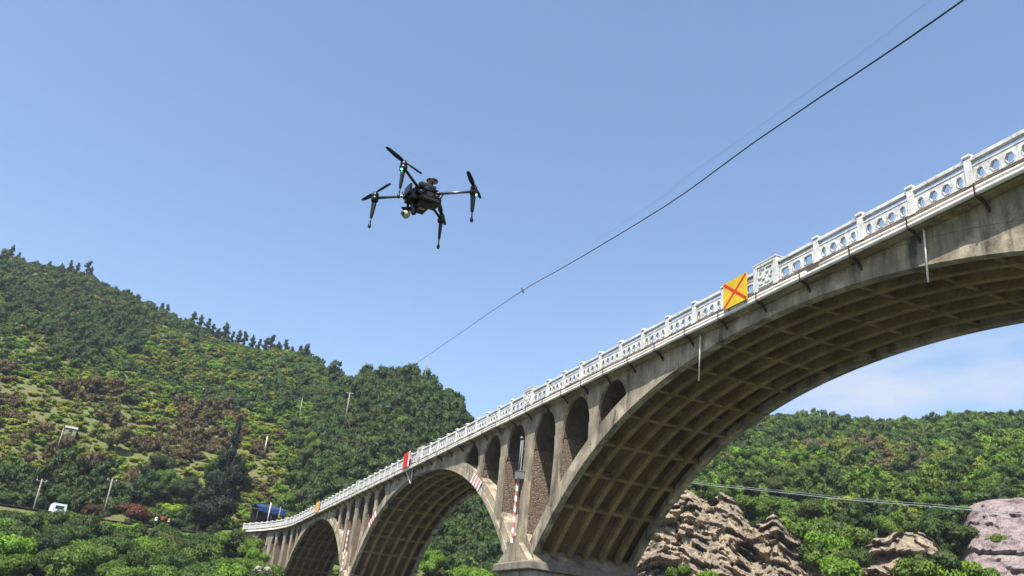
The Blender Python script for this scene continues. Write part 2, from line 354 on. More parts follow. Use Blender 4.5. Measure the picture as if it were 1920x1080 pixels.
# arc length table
_x = np.linspace(0, 27, 2000); _s = np.concatenate([[0], np.cumsum(np.hypot(np.diff(_x), np.diff([za(q) for q in _x])))])
for yc in CROWNS:
    b_ = MB(); arc_sweep(b_, yc, XF+.05, XB-.05, .55, 1.15, XS, 16.66); bpart(b_, 'arch_slab', [M['soffit']], True)
    for sg in (-1, 1):
        b_ = MB(); arc_sweep(b_, yc, XF+.07, XB-.07, 1.155, 1.21, [sg*q for q in np.linspace(13.0, XE, 20)]); bpart(b_, 'arch_back', M['column'])
    for x0 in (XF, XB-.5):
        b_ = MB(); arc_sweep(b_, yc, x0, x0+.5, 0, .50, XS); arc_sweep(b_, yc, x0+.04, x0+.44, .50, 1.13, XS, 16.655); bpart(b_, 'arch_ring', M['concrete'])
    for k in range(1, 6):
        xc = XF+.25+k*(XB-XF-.5)/6
        b_ = MB(); arc_sweep(b_, yc, xc-.17, xc+.17, .03, .56, XS); bpart(b_, 'arch_rib', M['rib'])
    for k in range(-8, 8):
        s_ = (k+.5)*3.15; x = math.copysign(np.interp(abs(s_), _s, _x), s_)
        z = za(x); d = dza(x); q = math.sqrt(1+d*d); ty, tz = 1/q, d/q; ny, nz_ = -d/q, 1/q
        P = lambda u, w: (yc+x+ty*u+ny*w, z+tz*u+nz_*w)
        b_ = MB(); secs = []
        for xx in (XF+.5, XB-.5):
            secs.append([(xx, *P(-.13, .14)), (xx, *P(.13, .14)), (xx, *P(.13, .56)), (xx, *P(-.13, .56))])
        b_.sweep(secs); bpart(b_, 'cross_rib', M['rib'])
    # solid spandrel above the crown, and the wall behind
    xs = np.linspace(-13.5, 13.5, 31)
    for x0, x1 in ((XF+.06, XF+.5), (XB-.5, XB-.06)):
        b_ = MB(); b_.sweep([[(x0, yc+x, min(zext(x)-.2, 16.4)), (x1, yc+x, min(zext(x)-.2, 16.4)), (x1, yc+x, 16.67), (x0, yc+x, 16.67)] for x in xs]); bpart(b_, 'spandrel_wall', M['concrete'])
    b_ = MB()
    for sgn in (-1, 1): b_ = MB(); b_.box(XF+.5, XB-.5, yc+sgn*13.0-.35, yc+sgn*13.0+.35, zext(13.3)-.6, 16.68); bpart(b_, 'end_wall', M['masonry'])
OFF = [-10.1, -5.05, 0, 5.05, 10.1]
def ext_at(o, yp):      # extrados height at offset o from a pier
    return zext(HP-abs(o)) if abs(o) > .9 else 7.2
for ip, yp in enumerate(PIERS):
    fn = BW
    for o in OFF:
        w = .56 if o else .78; lowest = min(ext_at(abs(o)+w, yp), ext_at(max(abs(o)-w, 1.0), yp)) if o else 5.2
        if ip == 3 and o > 5.5: continue
        b_ = MB(); b_.box(XF+.15, XB-.15, yp+o-w+.10, yp+o+w-.10, lowest-.35, 16.55, fn); bpart(b_, 'cross_wall', M['masonry'])
        for x0, x1 in ((XF+.02, XF+.20), (XB-.20, XB-.02)):
            b_ = MB(); y0, y1 = yp+o-w, yp+o+w
            b_.sweep([[fn(x0, y0-e, z), fn(x1, y0-e, z), fn(x1, y1+e, z), fn(x0, y1+e, z)] for z, e in (((lowest-.35, .10), (lowest+1.5, -.02), (12.5, -.10), (13.6, -.06), (14.2, .02)) if lowest < 10 else ((lowest-.35, -.06), (13.0, -.08), (13.4, -.04), (14.0, .03)) if lowest < 13 else ((lowest-.35, -.05), (14.2, .0)))])
            bpart(b_, 'column', M['column'])
    # arcade: fillets and small vaults under the deck
    b_ = MB(); secs = []
    ends = [(OFF[i]+(.50 if OFF[i] else .72), OFF[i+1]-(.50 if OFF[i+1] else .72)) for i in range(4)]
    ends = [(-14.4, -10.6)]+ends+[(10.6, 14.4)]
    ys = sorted(set([round(v_, 3) for a_, b2 in ends for v_ in np.concatenate([(a_+b2)/2-(b2-a_)/2*np.cos(np.linspace(0, math.pi, 19))])]))
    if ip == 3: ys = [y for y in ys if y < 10.65]
    if ip == 0: ys = [y for y in ys if y > -10.7]
    for y in ys:
        zb = 13.9
        for a_, b2 in ends:
            if a_ < y < b2:
                q = (y-(a_+b2)/2)/((b2-a_)/2); zb = 13.9+2.55*max(0, 1-abs(q)**2.15)**(1/2.15)
        if abs(y) > 12.0: zb = max(zb, zext(HP-abs(y))-.25)
        secs.append((y, min(zb, 16.5)))
    b_.sweep([[fn(XF+.05, yp+y, z), fn(XF+.24, yp+y, z), fn(XF+.24, yp+y, 16.68), fn(XF+.05, yp+y, 16.68)] for y, z in secs])
    bpart(b_, 'spandrel_arcade', M['column'])
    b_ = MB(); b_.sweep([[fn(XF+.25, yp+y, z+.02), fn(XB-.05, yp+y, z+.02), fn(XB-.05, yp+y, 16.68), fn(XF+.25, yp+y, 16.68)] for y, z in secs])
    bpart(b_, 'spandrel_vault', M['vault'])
    # skewback wedge between the arch feet
    b_ = MB(); pr = [(-3.0, 5.62), (3.0, 5.62), (1.1, 7.6), (-1.1, 7.6)]
    b_.sweep([[(x, yp+a_, z) for a_, z in pr] for x in (XF-.02, XB+.02)])
    pr = [(-2.9, 5.62), (2.9, 5.62), (.75, 7.0), (-.75, 7.0)]
    b_.sweep([[(XF-.42, yp+a_*.97, z) for a_, z in pr], [(XF-.02, yp+a_, z) for a_, z in pr]]); bpart(b_, 'skewback', M['column'])
    b_ = MB(); b_.sweep([[(24.4, yp-3.15, z), (24.4, yp+3.15, z), (34.0, yp+3.15, z), (34.0, yp-3.15, z)] if not e else [(24.46, yp-3.1, z), (24.46, yp+3.1, z), (33.95, yp+3.1, z), (33.95, yp-3.1, z)] for z, e in ((5.06, 1), (5.12, 0), (5.55, 0), (5.63, 1))])
    bpart(b_, 'pier_cap', M['cap'])
    b_ = MB(); b_.box(24.85, 33.6, yp-2.75, yp+2.75, -6, 5.08); bpart(b_, 'pier_core', M['cap'])
    rest = MB()
    for row in range(14):
        z1 = 5.04-row*.56; z0 = z1-.53; single = ip == 1 and row < 5
        def faces_of():
            L = []; sh = .45*(row % 2)
            y = yp-2.86-sh*0
            for (a0, a1, ax, c) in ((24.72, 33.73, 'x', yp-2.75), (yp-2.75, yp+2.75, 'y', 24.85), (24.72, 33.73, 'x2', yp+2.75), (yp-2.75, yp+2.75, 'y2', 33.6)):
                p = a0-sh
                while p < a1-.05:
                    q = p+.92+.22*math.sin(p*3.1+row*1.7); lo, hi = max(p, a0), min(q, a1)
                    if hi-lo > .15: L.append((ax, lo+.015, hi-.015, c))
                    p = q
            return L
        for ax, lo, hi, c in faces_of():
            pr_ = .10+.05*random.random()
            mbx = MB() if single else rest
            jit = lambda: random.uniform(-.02, .02)
            if ax == 'x': X0, X1, Y0, Y1 = lo, hi, c-pr_, c+.02
            elif ax == 'x2': X0, X1, Y0, Y1 = lo, hi, c-.02, c+pr_
            elif ax == 'y': X0, X1, Y0, Y1 = c-pr_, c+.02, lo, hi
            else: X0, X1, Y0, Y1 = c-.02, c+pr_, lo, hi
            ins = .05
            vs = []
            for z in (z0, z0+ins, z1-ins, z1):
                e = ins if z in (z0, z1) else 0
                vs.append([(X0+e+jit(), Y0+e+jit(), z), (X1-e+jit(), Y0+e+jit(), z), (X1-e+jit(), Y1-e, z), (X0+e+jit(), Y1-e, z)])
            mbx.sweep(vs)
            if single: bpart(mbx, 'stone_block', M['stone'])
    o = bpart(rest, 'stone_courses', M['stone']); o['kind'] = 'stuff'
# deck
SS = list(np.arange(-4, SB, 6.))+list(np.arange(SB, 190.5, 2.))
def deck_strip(prof, name, mat, label=None):
    b_ = MB(); b_.sweep([[BW(x, s, z) for x, z in prof] for s in SS]); return bpart(b_, name, mat, label=label)
deck_strip([(24.66, 16.74), (25.0, 16.69), (33.4, 16.69), (33.74, 16.74), (33.74, ZS1), (24.66, ZS1)], 'deck_slab', [M['under']])
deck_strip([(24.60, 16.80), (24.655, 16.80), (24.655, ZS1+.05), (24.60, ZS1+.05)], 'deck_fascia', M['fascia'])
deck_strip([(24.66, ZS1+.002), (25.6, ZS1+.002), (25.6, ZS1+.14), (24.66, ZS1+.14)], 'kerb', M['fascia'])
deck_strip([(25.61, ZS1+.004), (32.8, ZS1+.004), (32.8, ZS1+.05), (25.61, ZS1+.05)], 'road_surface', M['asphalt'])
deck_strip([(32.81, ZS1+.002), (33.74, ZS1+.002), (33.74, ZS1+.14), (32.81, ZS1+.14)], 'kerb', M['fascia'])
# ragged mortar leaks under the overhang
for k in range(26):
    y = 12+k*3.0+random.uniform(-.6, .6); L = random.uniform(.8, 2.0); b_ = MB(); n = 7
    b_.sweep([[(24.80-.08*random.random(), y+L*i/n, 16.66), (25.0, y+L*i/n, 16.64-.05*random.random()), (25.02, y+L*i/n, 16.70), (24.78, y+L*i/n, 16.72)] for i in range(n+1)])
    if k % 2 == 0: bpart(b_, 'mortar_drip', M['under'])
# abutment wall beyond the last pier
b_ = MB(); b_.sweep([[BW(x, s, z) for x, z in ((25.5, 0), (33.2, 0), (33.2, 16.68), (25.5, 16.68))] for s in np.linspace(177, 190, 6)]); bpart(b_, 'abutment_wall', M['masonry'])
b_ = MB(); b_.sweep([[BW(24.95, s, z) for s, z in ((181, 16.66), (189, 16.66), (189.5, 11.6), (187.6, 12.4))], [BW(25.5, s, z) for s, z in ((181, 16.66), (189, 16.66), (189.5, 11.6), (187.6, 12.4))]]); bpart(b_, 'wing_bracket', M['column'])
b_ = MB(); b_.sweep([[BW(x0, s-e, z), BW(x1, s-e, z), BW(x1, s+e, z), BW(x0, s+e, z)] for x0, x1, s in ((25.0, 33.2, 176.2),) for z, e in ((0, .9), (11, .75), (14.2, .8), (15.6, 1.3), (16.66, 2.3))]); bpart(b_, 'end_column', M['column'])

b_ = MB(); b_.sweep([[BW(x, q, z) for x, z in ((24.9, 17.2), (33.4, 17.2), (38, 8), (19, 8))] for q in np.linspace(190.2, 207, 7)]); tag(b_.build('embankment', M['ground']), kind='structure')
# ---- balustrade (front side)
XR = 24.66; Z0 = ZS1+.04; ZTOP = 18.47
bay = (HP-1.5)/10
def octo(c, hw, hh, k=8, hexa=False):
    if hexa: return [(c-hw, 0), (c-hw*.42, -hh), (c+hw*.42, -hh), (c+hw, 0), (c+hw*.42, hh), (c-hw*.42, hh)]
    return [(c+hw*math.cos(a), hh*math.sin(a)) for a in np.linspace(math.pi, -math.pi, k, endpoint=False)[::1]]
def panel_mesh(L, kind):
    """openwork panel in the local YZ plane, centred at y=0, base z=0; returns MB"""
    mb = MB(); th = .10; zt = .80; zb = 0.0; nwin = 4 if kind == 'hex' else 3
    cw = L/nwin
    for k in range(nwin):
        c = -L/2+cw*(k+.5); zc = .42
        if kind == 'hex':
            hexa = k in (1, 2)
            hole = [(c+cw*.34*sx, zc+.20*sz) for sx, sz in (((-1, 0), (-.45, 1), (.45, 1), (1, 0), (.45, -1), (-.45, -1)) if hexa else ((-.75, 0), (-.5, .85), (0, 1.1), (.5, .85), (.75, 0), (.5, -.85), (0, -1.1), (-.5, -.85)))]
        else:
            hole = [(c+cw*.34*sx, zc+.20*sz) for sx, sz in ((-1, 0), (-.95, .7), (-.7, 1), (.7, 1), (.95, .7), (1, 0), (.95, -.7), (.7, -1), (-.7, -1), (-.95, -.7))]
        n = len(hole)
        outer = []
        for (y, z) in hole:     # project to the cell rectangle
            dy, dz = y-c, z-zc; ty = (cw/2)/abs(dy) if dy else 1e9; tz = ((zt-zc) if dz > 0 else (zc-zb))/abs(dz) if dz else 1e9; tt = min(ty, tz)
            outer.append((c+dy*tt, zc+dz*tt))
        cor = [(c-cw/2, zt), (c+cw/2, zt), (c+cw/2, zb), (c-cw/2, zb)]
        for xx in (-th/2, th/2):
            o0 = len(mb.v); mb.v += [(xx, *p) for p in hole]+[(xx, *p) for p in outer]+[(xx, *p) for p in cor]
            for i in range(n):
                j = (i+1) % n; f = [o0+i, o0+j, o0+n+j]
                a1, b1 = outer[i], outer[j]
                # add the corner when the two outer points lie on different sides
                for ci, cc_ in enumerate(cor):
                    onx = abs(a1[0]-cc_[0]) < 1e-6 and abs(b1[1]-cc_[1]) < 1e-6; ony = abs(a1[1]-cc_[1]) < 1e-6 and abs(b1[0]-cc_[0]) < 1e-6
                    if (onx or ony) and a1 != cc_ and b1 != cc_: f.append(o0+2*n+ci)
                f.append(o0+n+i); mb.f.append(tuple(f)); mb.mi.append(0)
        o0 = len(mb.v); mb.v += [(-th/2, *p) for p in hole]+[(th/2, *p) for p in hole]
        for i in range(n):
            j = (i+1) % n; mb.f.append((o0+i, o0+j, o0+n+j, o0+n+i)); mb.mi.append(0)
        # raised rim round the window
        rim = [(c+(y-c)*1.16, zc+(z-zc)*1.16) for y, z in hole]
        for xx, dx in ((-th/2, -.018), (th/2, .018)):
            o0 = len(mb.v); mb.v += [(xx+dx, *p) for p in hole]+[(xx+dx, *p) for p in rim]+[(xx, *p) for p in rim]+[(xx, *p) for p in hole]
            for i in range(n):
                j = (i+1) % n
                for q in range(3): mb.f.append((o0+q*n+i, o0+q*n+j, o0+(q+1)*n+j, o0+(q+1)*n+i)); mb.mi.append(0)
    mb.box(-.07, .07, -L/2, L/2, zt+.001, zt+.06); mb.box(-.08, .08, -L/2, L/2, -.04, -.001)
    return mb
def proto(mb, name, mat):
    me = mb.build(name, mat); COL.objects.unlink(me); return me
Lp = bay-.30
P_HEX = proto(panel_mesh(Lp, 'hex'), 'railing_panel', M['white']); P_REC = proto(panel_mesh(Lp-.02, 'rect'), 'railing_panel', M['white'])
pm = MB(); pm.box(-.13, .13, -.14, .14, -.04, 1.16)
pm.box(-.15, .15, -.16, .16, -.04, .10)
pm.sweep([[(-a, -a*1.05, z), (a, -a*1.05, z), (a, a*1.05, z), (-a, a*1.05, z)] for a, z in ((.10, 1.162), (.10, 1.20), (.165, 1.23), (.175, 1.28), (.15, 1.34), (.07, 1.385))])
P_POST = proto(pm, 'railing_post', M['white'])
# pair of square block piers with fret relief between the bays
bm_ = MB(); bm_.box(-.14, .14, -.80, .80, -.04, 1.24); bm_.box(-.19, .19, -.84, -.60, -.04, 1.36); bm_.box(-.19, .19, .60, .84, -.04, 1.36)
bm_.box(-.20, .20, -.72, .72, 1.245, 1.40); bm_.box(-.22, .22, -.86, .86, 1.402, 1.46)
P_BLOCK = proto(bm_, 'railing_block', M['white'])
fr = MB(); w_ = .055
fret = [(-.50, .15, .50, .15), (-.50, 1.1, .50, 1.1), (-.50, .15, -.50, .55), (-.50, .75, -.50, 1.1), (.50, .15, .50, .45), (.50, .65, .50, 1.1), (-.25, .32, -.25, .85), (.0, .32, .0, .55), (.25, .45, .25, .95),
        (-.50, .55, -.25, .55), (-.25, .85, .0, .85), (.0, .70, .0, 1.1), (0, .55, .25, .55), (.25, .65, .50, .65), (-.25, .32, .0, .32), (.25, .32, .5, .32), (-.5, .75, -.4, .75), (.25, .95, .4, .95)]
for y0, z0, y1, z1 in fret: fr.box(-.185, -.142, min(y0, y1)-w_/2, max(y0, y1)+w_/2, min(z0, z1)-w_/2, max(z0, z1)+w_/2)
P_FRET = proto(fr, 'fret_relief', M['white'])
def put(pr, s, z=Z0, x=XR+.09, parent=None, scale=None):
    o = pr.copy(); COL.objects.link(o); o.name = pr.name.split('.')[0]; p = BW(x, s, z)
    o.location = p; o.rotation_euler = (0, 0, rot_at(s))
    if scale: o.scale = scale
    o.parent = bridge; o.matrix_parent_inverse = Matrix.Translation(-bridge.location)
    return o
rail_breaks = []
YB0 = C1-HP
def block_at(s):
    o = put(P_BLOCK, s); f_ = P_FRET.copy(); COL.objects.link(f_); f_.name = 'fret_relief'; f_.parent = o; rail_breaks.append(s)
blocks = [YB0+HP*k for k in range(7)]   # pier 0, crown 1, pier 1, ... pier 3
for kb, yb in enumerate(blocks):
    block_at(yb)
    if kb < len(blocks)-1:
        for j in range(10):
            s = yb+.75+bay*(j+.5)
            if s < 9: continue
            put(P_REC if j in (0, 9) else P_HEX, s)
            if j < 9 : put(P_POST, yb+.75+bay*(j+1))
s = blocks[-1]+.75
while s < 187.5:
    put(P_HEX, s+bay/2); s += bay; put(P_POST, s)
END_S = s
# handrail runs through the posts' heads in one piece between blocks
for kb in range(len(blocks)):
    a_ = blocks[kb]+.85; b2 = blocks[kb+1]-.85 if kb+1 < len(blocks) else END_S
    n = max(2, int((b2-a_)/2.7)); b_ = MB()
    b_.sweep([[BW(x, q, z) for x, z in ((XR-.02, 18.345), (XR+.20, 18.345), (XR+.20, 18.47), (XR+.17, 18.50), (XR+.01, 18.50), (XR-.02, 18.47))] for q in np.linspace(a_, b2, n)])
    bpart(b_, 'handrail', M['white'])
    for e0, e1 in ((a_, a_+bay-.3), (b2-bay+.3, b2)):
        if kb+1 >= len(blocks): continue
        b_ = MB(); b_.sweep([[BW(x, q, z) for x, z in ((XR+.05, 18.20), (XR+.13, 18.20), (XR+.13, 18.25), (XR+.05, 18.25))] for q in (e0, e1)]); bpart(b_, 'middle_rail', M['white'])

# ---- twin pale pipes hung under the kerb
pipes = thing('twin_pipes', 'pair of pale pipes running along the bridge deck edge below the balustrade', 'pipe', (24.5, C1, 16.6))
def own(o, root): o.parent = root; o.matrix_parent_inverse = Matrix.Translation(-root.location); return o
PS = list(np.arange(4, SB, 4.))+list(np.arange(SB, 189, 2.))
for zc, r_ in ((17.0, .085), (16.81, .10)):
    segs = [PS]
    if zc > 16.9: segs = [[s for s in PS if s < 25]+[25.0], [25.9]+[s for s in PS if s > 26]]
    for sg in segs:
        b_ = MB(); b_.tube([BW(24.50, s, zc+.02*math.sin(s*.9)) for s in sg], r_, 10); own(b_.build('pipe', M['pipe'], smooth=True), pipes)
s = 11.1
while s < 160:
    b_ = MB(); b_.sweep([[(24.39, s-.035, 16.69), (24.39, s+.035, 16.69), (24.39, s+.035, 16.64), (24.39, s-.035, 16.64)], [(24.75, s-.04, 16.66), (24.75, s+.04, 16.66), (24.75, s+.04, 16.52), (24.75, s-.04, 16.52)], [(25.04, s-.04, 16.36), (25.04, s+.04, 16.36), (25.04, s+.04, 16.16), (25.04, s-.04, 16.16)]])
    b_.box(24.375, 24.395, s-.03, s+.03, 16.64, 17.18); own(b_.build('pipe_bracket', M['darkmetal']), pipes); s += 3.02

# ---- hanging drain pipes
for i, (px, pya, pyb, s_, lab) in enumerate([(1722, 448, 553, 19.8, 'thin pale drain pipe hanging over the near end of the big arch soffit'),
                                       (1302, 633, 697, 34.4, 'thin pale drain pipe hanging beside the arch between yellow sign and first spandrel opening')]):
    root = thing('drain_pipe', lab, 'drain pipe', (24.85, s_, 16.6)); L = (1.9, 2.25, 1.0)[i]
    b_ = MB(); b_.tube([(24.85, s_, 16.66), (24.84, s_, 16.2), (24.80, s_+.04, 16.2-L)], .038, 8); own(b_.build('pipe', M['pipe'], smooth=True), root)
    b_ = MB(); b_.lathe((24.85, s_, 16.55), (0, 0, 1), [(.07, 0), (.07, .1)], 10); own(b_.build('collar', M['greymetal'], smooth=True), root)

# ---- navigation signs on the balustrade
def sign(s0, s1, z0, z1, xx, label, kind):
    root = thing('navigation_sign', label, 'sign', (xx, (s0+s1)/2, z0)); yc = (s0+s1)/2; w = s1-s0; h = z1-z0
    fm = {'yellow': 'signyellow', 'red': 'red', 'orange': 'signorange'}[kind]
    b_ = MB(); b_.box(xx, xx+.03, s0, s1, z0, z1); own(b_.build('board', M[fm]), root)
    b_ = MB()
    for z in (z0+.2, z1-.2): b_.box(xx+.032, xx+.08, s0+.05, s1-.05, z-.03, z+.03)
    for y in (s0+.3, s1-.3): b_.box(xx+.082, xx+.13, y-.03, y+.03, z0-.1, z1-.1)
    own(b_.build('frame', M['greymetal']), root)
    if kind == 'yellow':
        for sg in (-1, 1):
            b_ = MB(); a0 = (s0+.02, z0+.02) if sg > 0 else (s0+.02, z1-.02); a1 = (s1-.02, z1-.02) if sg > 0 else (s1-.02, z0+.02)
            d = Vector((a1[0]-a0[0], a1[1]-a0[1])).normalized(); nrm = Vector((-d.y, d.x))*.13
            xo = xx-.004-.004*(sg > 0)
            for wid, dx, mm in ((1.0, 0, 0),):
                pts_ = [(a0[0]+nrm.x, a0[1]+nrm.y), (a1[0]+nrm.x, a1[1]+nrm.y), (a1[0]-nrm.x, a1[1]-nrm.y), (a0[0]-nrm.x, a0[1]-nrm.y)]
                pts_ = [(min(max(p[0], s0), s1), min(max(p[1], z0), z1)) for p in pts_]
                b_.sweep([[(xo, *p) for p in pts_], [(xo+.003, *p) for p in pts_]])
            own(b_.build('cross_stroke', M['signred']), root)
    if kind == 'red':
        b_ = MB(); b_.box(xx-.012, xx-.002, s0, s0+.42, z0, z1); own(b_.build('white_border', M['whitepaint']), root)
    return root
sign(29.78, 31.66, 16.98, 18.46, 24.30, 'square yellow board with a red diagonal cross fixed to the balustrade over the main span', 'yellow')
sign(87.0, 89.3, 17.0, 18.75, 24.30, 'red board with a white edge on the balustrade over the second arch', 'red')
sign(136.6, 139.4, 16.9, 18.6, 24.30, 'faded orange board on the balustrade over the farthest arch', 'orange')
# bracket of struts beneath signs
for y, lab in ((28.9, 'thin grey strut bracket under the deck beside the yellow sign'), (87.3, 'white V shaped strut bracket under the deck below the red sign')):
    root = thing('strut_bracket', lab, 'bracket', (24.8, y, 16.5))
    for dy in (-1.1, 1.1) if y > 50 else (-1.3,):
        b_ = MB(); b_.tube([(24.6, y+dy, 16.6), (24.95, y, 15.2 if y > 50 else 16.2)], .05 if y > 50 else .025, 6); own(b_.build('strut', M['whitepaint'] if y > 50 else M['greymetal']), root)

# ---- hazard boards on the arch rings
def hazard(yc, xa, xb, label):
    xm = (xa+xb)/2; root = thing('hazard_board', label, 'hazard board', (24.9, yc+xm, za(xm)), 'striped boards on the arch ring')
    n = 7; xs = np.linspace(xa, xb, n+1)
    for k in range(n):
        sk = .35 if xa > 0 else -.35
        b_ = MB(); P = []
        for x, f_ in ((xs[k], .08), (xs[k+1], .08), (xs[k+1]+sk, 1.05), (xs[k]+sk, 1.05)):
            d = dza(x); q = math.sqrt(1+d*d); P.append((yc+x-d/q*f_, za(x)+f_/q))
        b_.sweep([[(24.95, *p) for p in P], [(24.985, *p) for p in P]]); own(b_.build('stripe', M['whitepaint'] if k % 2 == 0 else M['pink'], ), root)
hazard(CROWNS[1], -18.0, -15.9, 'red and white striped board on the second arch, side nearest the tall pier')
hazard(CROWNS[1], 16.0, 18.4, 'red and white striped board on the second arch, side away from the tall pier')

# ---- striped mast with instrument box on the piers
def mast(yp, x, label, box=True):
    root = thing('striped_mast', label, 'gauge mast', (x, yp, 6.9)); z0, z1, zt = 6.3, 12.1, 14.9; n = 15
    dz = (z1-z0)/n
    for k in range(n):
        b_ = MB(); m_ = 8
        lo = [(x+.10*math.cos(a), yp+.10*math.sin(a), z0+dz*k+.14*math.sin(a)+.0) for a in np.linspace(0, 2*math.pi, m_, endpoint=False)]
        hi = [(p[0], p[1], p[2]+dz-.002) for p in lo]; b_.sweep([lo, hi]); own(b_.build('stripe', M['whitepaint'] if k % 2 == 0 else M['pink'], smooth=False), root)
    if box:
        b_ = MB(); b_.tube([(x, yp, z1+.2), (x, yp, zt)], .06, 8); b_.tube([(x, yp-.35, 9.0), (x, yp-.35, zt-.2)], .045, 8); own(b_.build('conduit', M['greymetal'], smooth=True), root)
        b_ = MB(); b_.box(x-.2, x+.25, yp-.55, yp+.2, 11.7, 12.25); b_.box(x-.22, x+.27, yp-.58, yp+.23, 12.26, 12.31); own(b_.build('instrument_box', M['greymetal']), root)
        b_ = MB(); b_.lathe((x, yp, zt-.1), (0, 0, 1), [(.0, 0), (.13, .05), (.13, .2), (.0, .27)], 10); own(b_.build('sensor_head', M['greymetal'], smooth=True), root)
mast(PIERS[1]+.75, 24.72, 'red and white striped gauge mast with grey instrument box on the tall middle pier')
mast(PIERS[2]+1.0, 24.72, 'red and white striped gauge mast on the farther pier', False)

# ------------------------------------------------------------------ foliage
def crown_data(lobes, nq, leaf, seed, flat=.55, core=True, up=.15):
    g = np.random.default_rng(seed); L = np.array(lobes, float); c = L[:, :3]; ra = L[:, 3:]
    w = (ra[:, 0]*ra[:, 1]+ra[:, 0]*ra[:, 2]+ra[:, 1]*ra[:, 2]); k = g.choice(len(L), nq*2, p=w/w.sum())
    d = g.normal(size=(nq*2, 3)); d /= np.linalg.norm(d, axis=1)[:, None]
    rad = g.uniform(.72, 1.12, nq*2)[:, None]; p = c[k]+d*ra[k]*rad
    keep = np.ones(nq*2, bool)
    for i in range(len(L)):
        q = np.linalg.norm((p-c[i])/ra[i], axis=1); keep &= ~((q < .74) & (k != i))
    p, d, k = p[keep][:nq], d[keep][:nq], k[keep][:nq]; n = len(p)
    nrm = d*.9+g.normal(size=(n, 3))*flat; nrm[:, 2] += up; nrm /= np.linalg.norm(nrm, axis=1)[:, None]
    t1 = np.cross(nrm, g.normal(size=(n, 3))); t1 /= np.linalg.norm(t1, axis=1)[:, None]; t2 = np.cross(nrm, t1)
    sz = leaf*g.uniform(.6, 1.35, (n, 1))
    V = np.stack([p-t1*sz, p-t2*sz*.55+nrm*sz*.15, p+t1*sz, p+t2*sz*.55+nrm*sz*.15], 1).reshape(-1, 3)
    Fc = np.arange(4*n).reshape(-1, 4)
    sn = d*.75+g.normal(size=(n, 3))*.26; sn[:, 2] += .34; sn /= np.linalg.norm(sn, axis=1)[:, None]
    NN = np.repeat(sn, 4, 0)
    return V, Fc, NN, c, ra
def foliage_mesh(name, lobes, nq, leaf, seed, mat, **kw):
    V, Fc, NN, c, ra = crown_data(lobes, nq, leaf, seed, **kw)
    import bmesh
    ico = bmesh.new(); bmesh.ops.create_icosphere(ico, subdivisions=1, radius=1); iv = np.array([v_.co[:] for v_ in ico.verts]); ifc = [[v_.index for v_ in f.verts] for f in ico.faces]; ico.free()
    vs = [V]; nn = [NN]; fs = Fc.tolist(); o = len(V)
    for ci, ri in zip(c, ra):
        vs.append(ci+iv*ri*.76); nn.append(iv); fs += [[i+o for i in f] for f in ifc]; o += len(iv)
    V = np.concatenate(vs); NN = np.concatenate(nn)
    me = bpy.data.meshes.new(name); me.from_pydata(V.tolist(), [], fs); me.materials.append(mat)
    me.polygons.foreach_set('use_smooth', [True]*len(me.polygons)); me.update()
    me.normals_split_custom_set_from_vertices([tuple(x) for x in NN]); return me
def rlobes(n, R, h, seed, zc=0, squash=.8, lr=.5):
    g = random.Random(seed); L = []
    for i in range(n):
        a = g.random()*6.28; q = math.sqrt(g.random())*R*.68; z = zc+g.uniform(-.4, .5)*h
        r = R*lr*g.uniform(.7, 1.15)*(1-.25*abs(z-zc)/max(h, .1)); L.append((q*math.cos(a), q*math.sin(a), z, r, r*g.uniform(.85, 1.15), r*squash))
    return L
def trunk_mesh(name, h, r, limbs, seed, spread):
    g = random.Random(seed); b_ = MB(); top = (g.uniform(-.1, .1)*h, g.uniform(-.1, .1)*h, h)
    b_.tube([(0, 0, -1.0), (0, 0, h*.25), (top[0]*.5, top[1]*.5, h*.6), top], [r*1.25, r, r*.75, r*.35], 7)
    for i in range(limbs):
        a = i*6.28/limbs+g.random(); z = h*g.uniform(.4, .7)
        b_.tube([(top[0]*.4, top[1]*.4, z), (math.cos(a)*spread*.5, math.sin(a)*spread*.5, z+h*.18), (math.cos(a)*spread, math.sin(a)*spread, z+h*.34)], [r*.45, r*.3, r*.12], 5)
    me_o = b_.build(name, M['bark']); me = me_o.data; bpy.data.objects.remove(me_o); return me
# broadleaf trees, metres: crown radius about 3, total height about 7
BROAD = [(foliage_mesh('crown', rlobes(9+k, 3.0, 2.6, 100+k, 4.3, .85, .46), 3600, .19, 10+k, M['leaf']), trunk_mesh('trunk', 5.0, .22, 5, k, 1.8)) for k in range(6)]
def pine_lobes(seed, H_=9.):
    g = random.Random(seed); L = []
    for k in range(9):
        f = k/8; z = H_*(.30+.66*f); r = (1.25*math.sin(math.pi*(.16+.74*f))**.8+.2)*g.uniform(.6, 1.15); a = g.random()*6.28; q = r*.9*g.random()
        L.append((q*math.cos(a), q*math.sin(a), z, r*g.uniform(.8, 1.15), r*g.uniform(.8, 1.15), .62))
    return L
PINE = [(foliage_mesh('crown', pine_lobes(k), 700, .30, 40+k, M['leaf'], flat=.8), trunk_mesh('trunk', 8.3, .16, 3, 60+k, .9)) for k in range(4)]
BUSH = [(foliage_mesh('crown', rlobes(7+k, 2.6, 1.5, 500+k, 1.0, .8, .5), 1500, .24, 520+k, M['leaf']), trunk_mesh('stems', 1.2, .12, 5, 530+k, 1.3)) for k in range(3)]
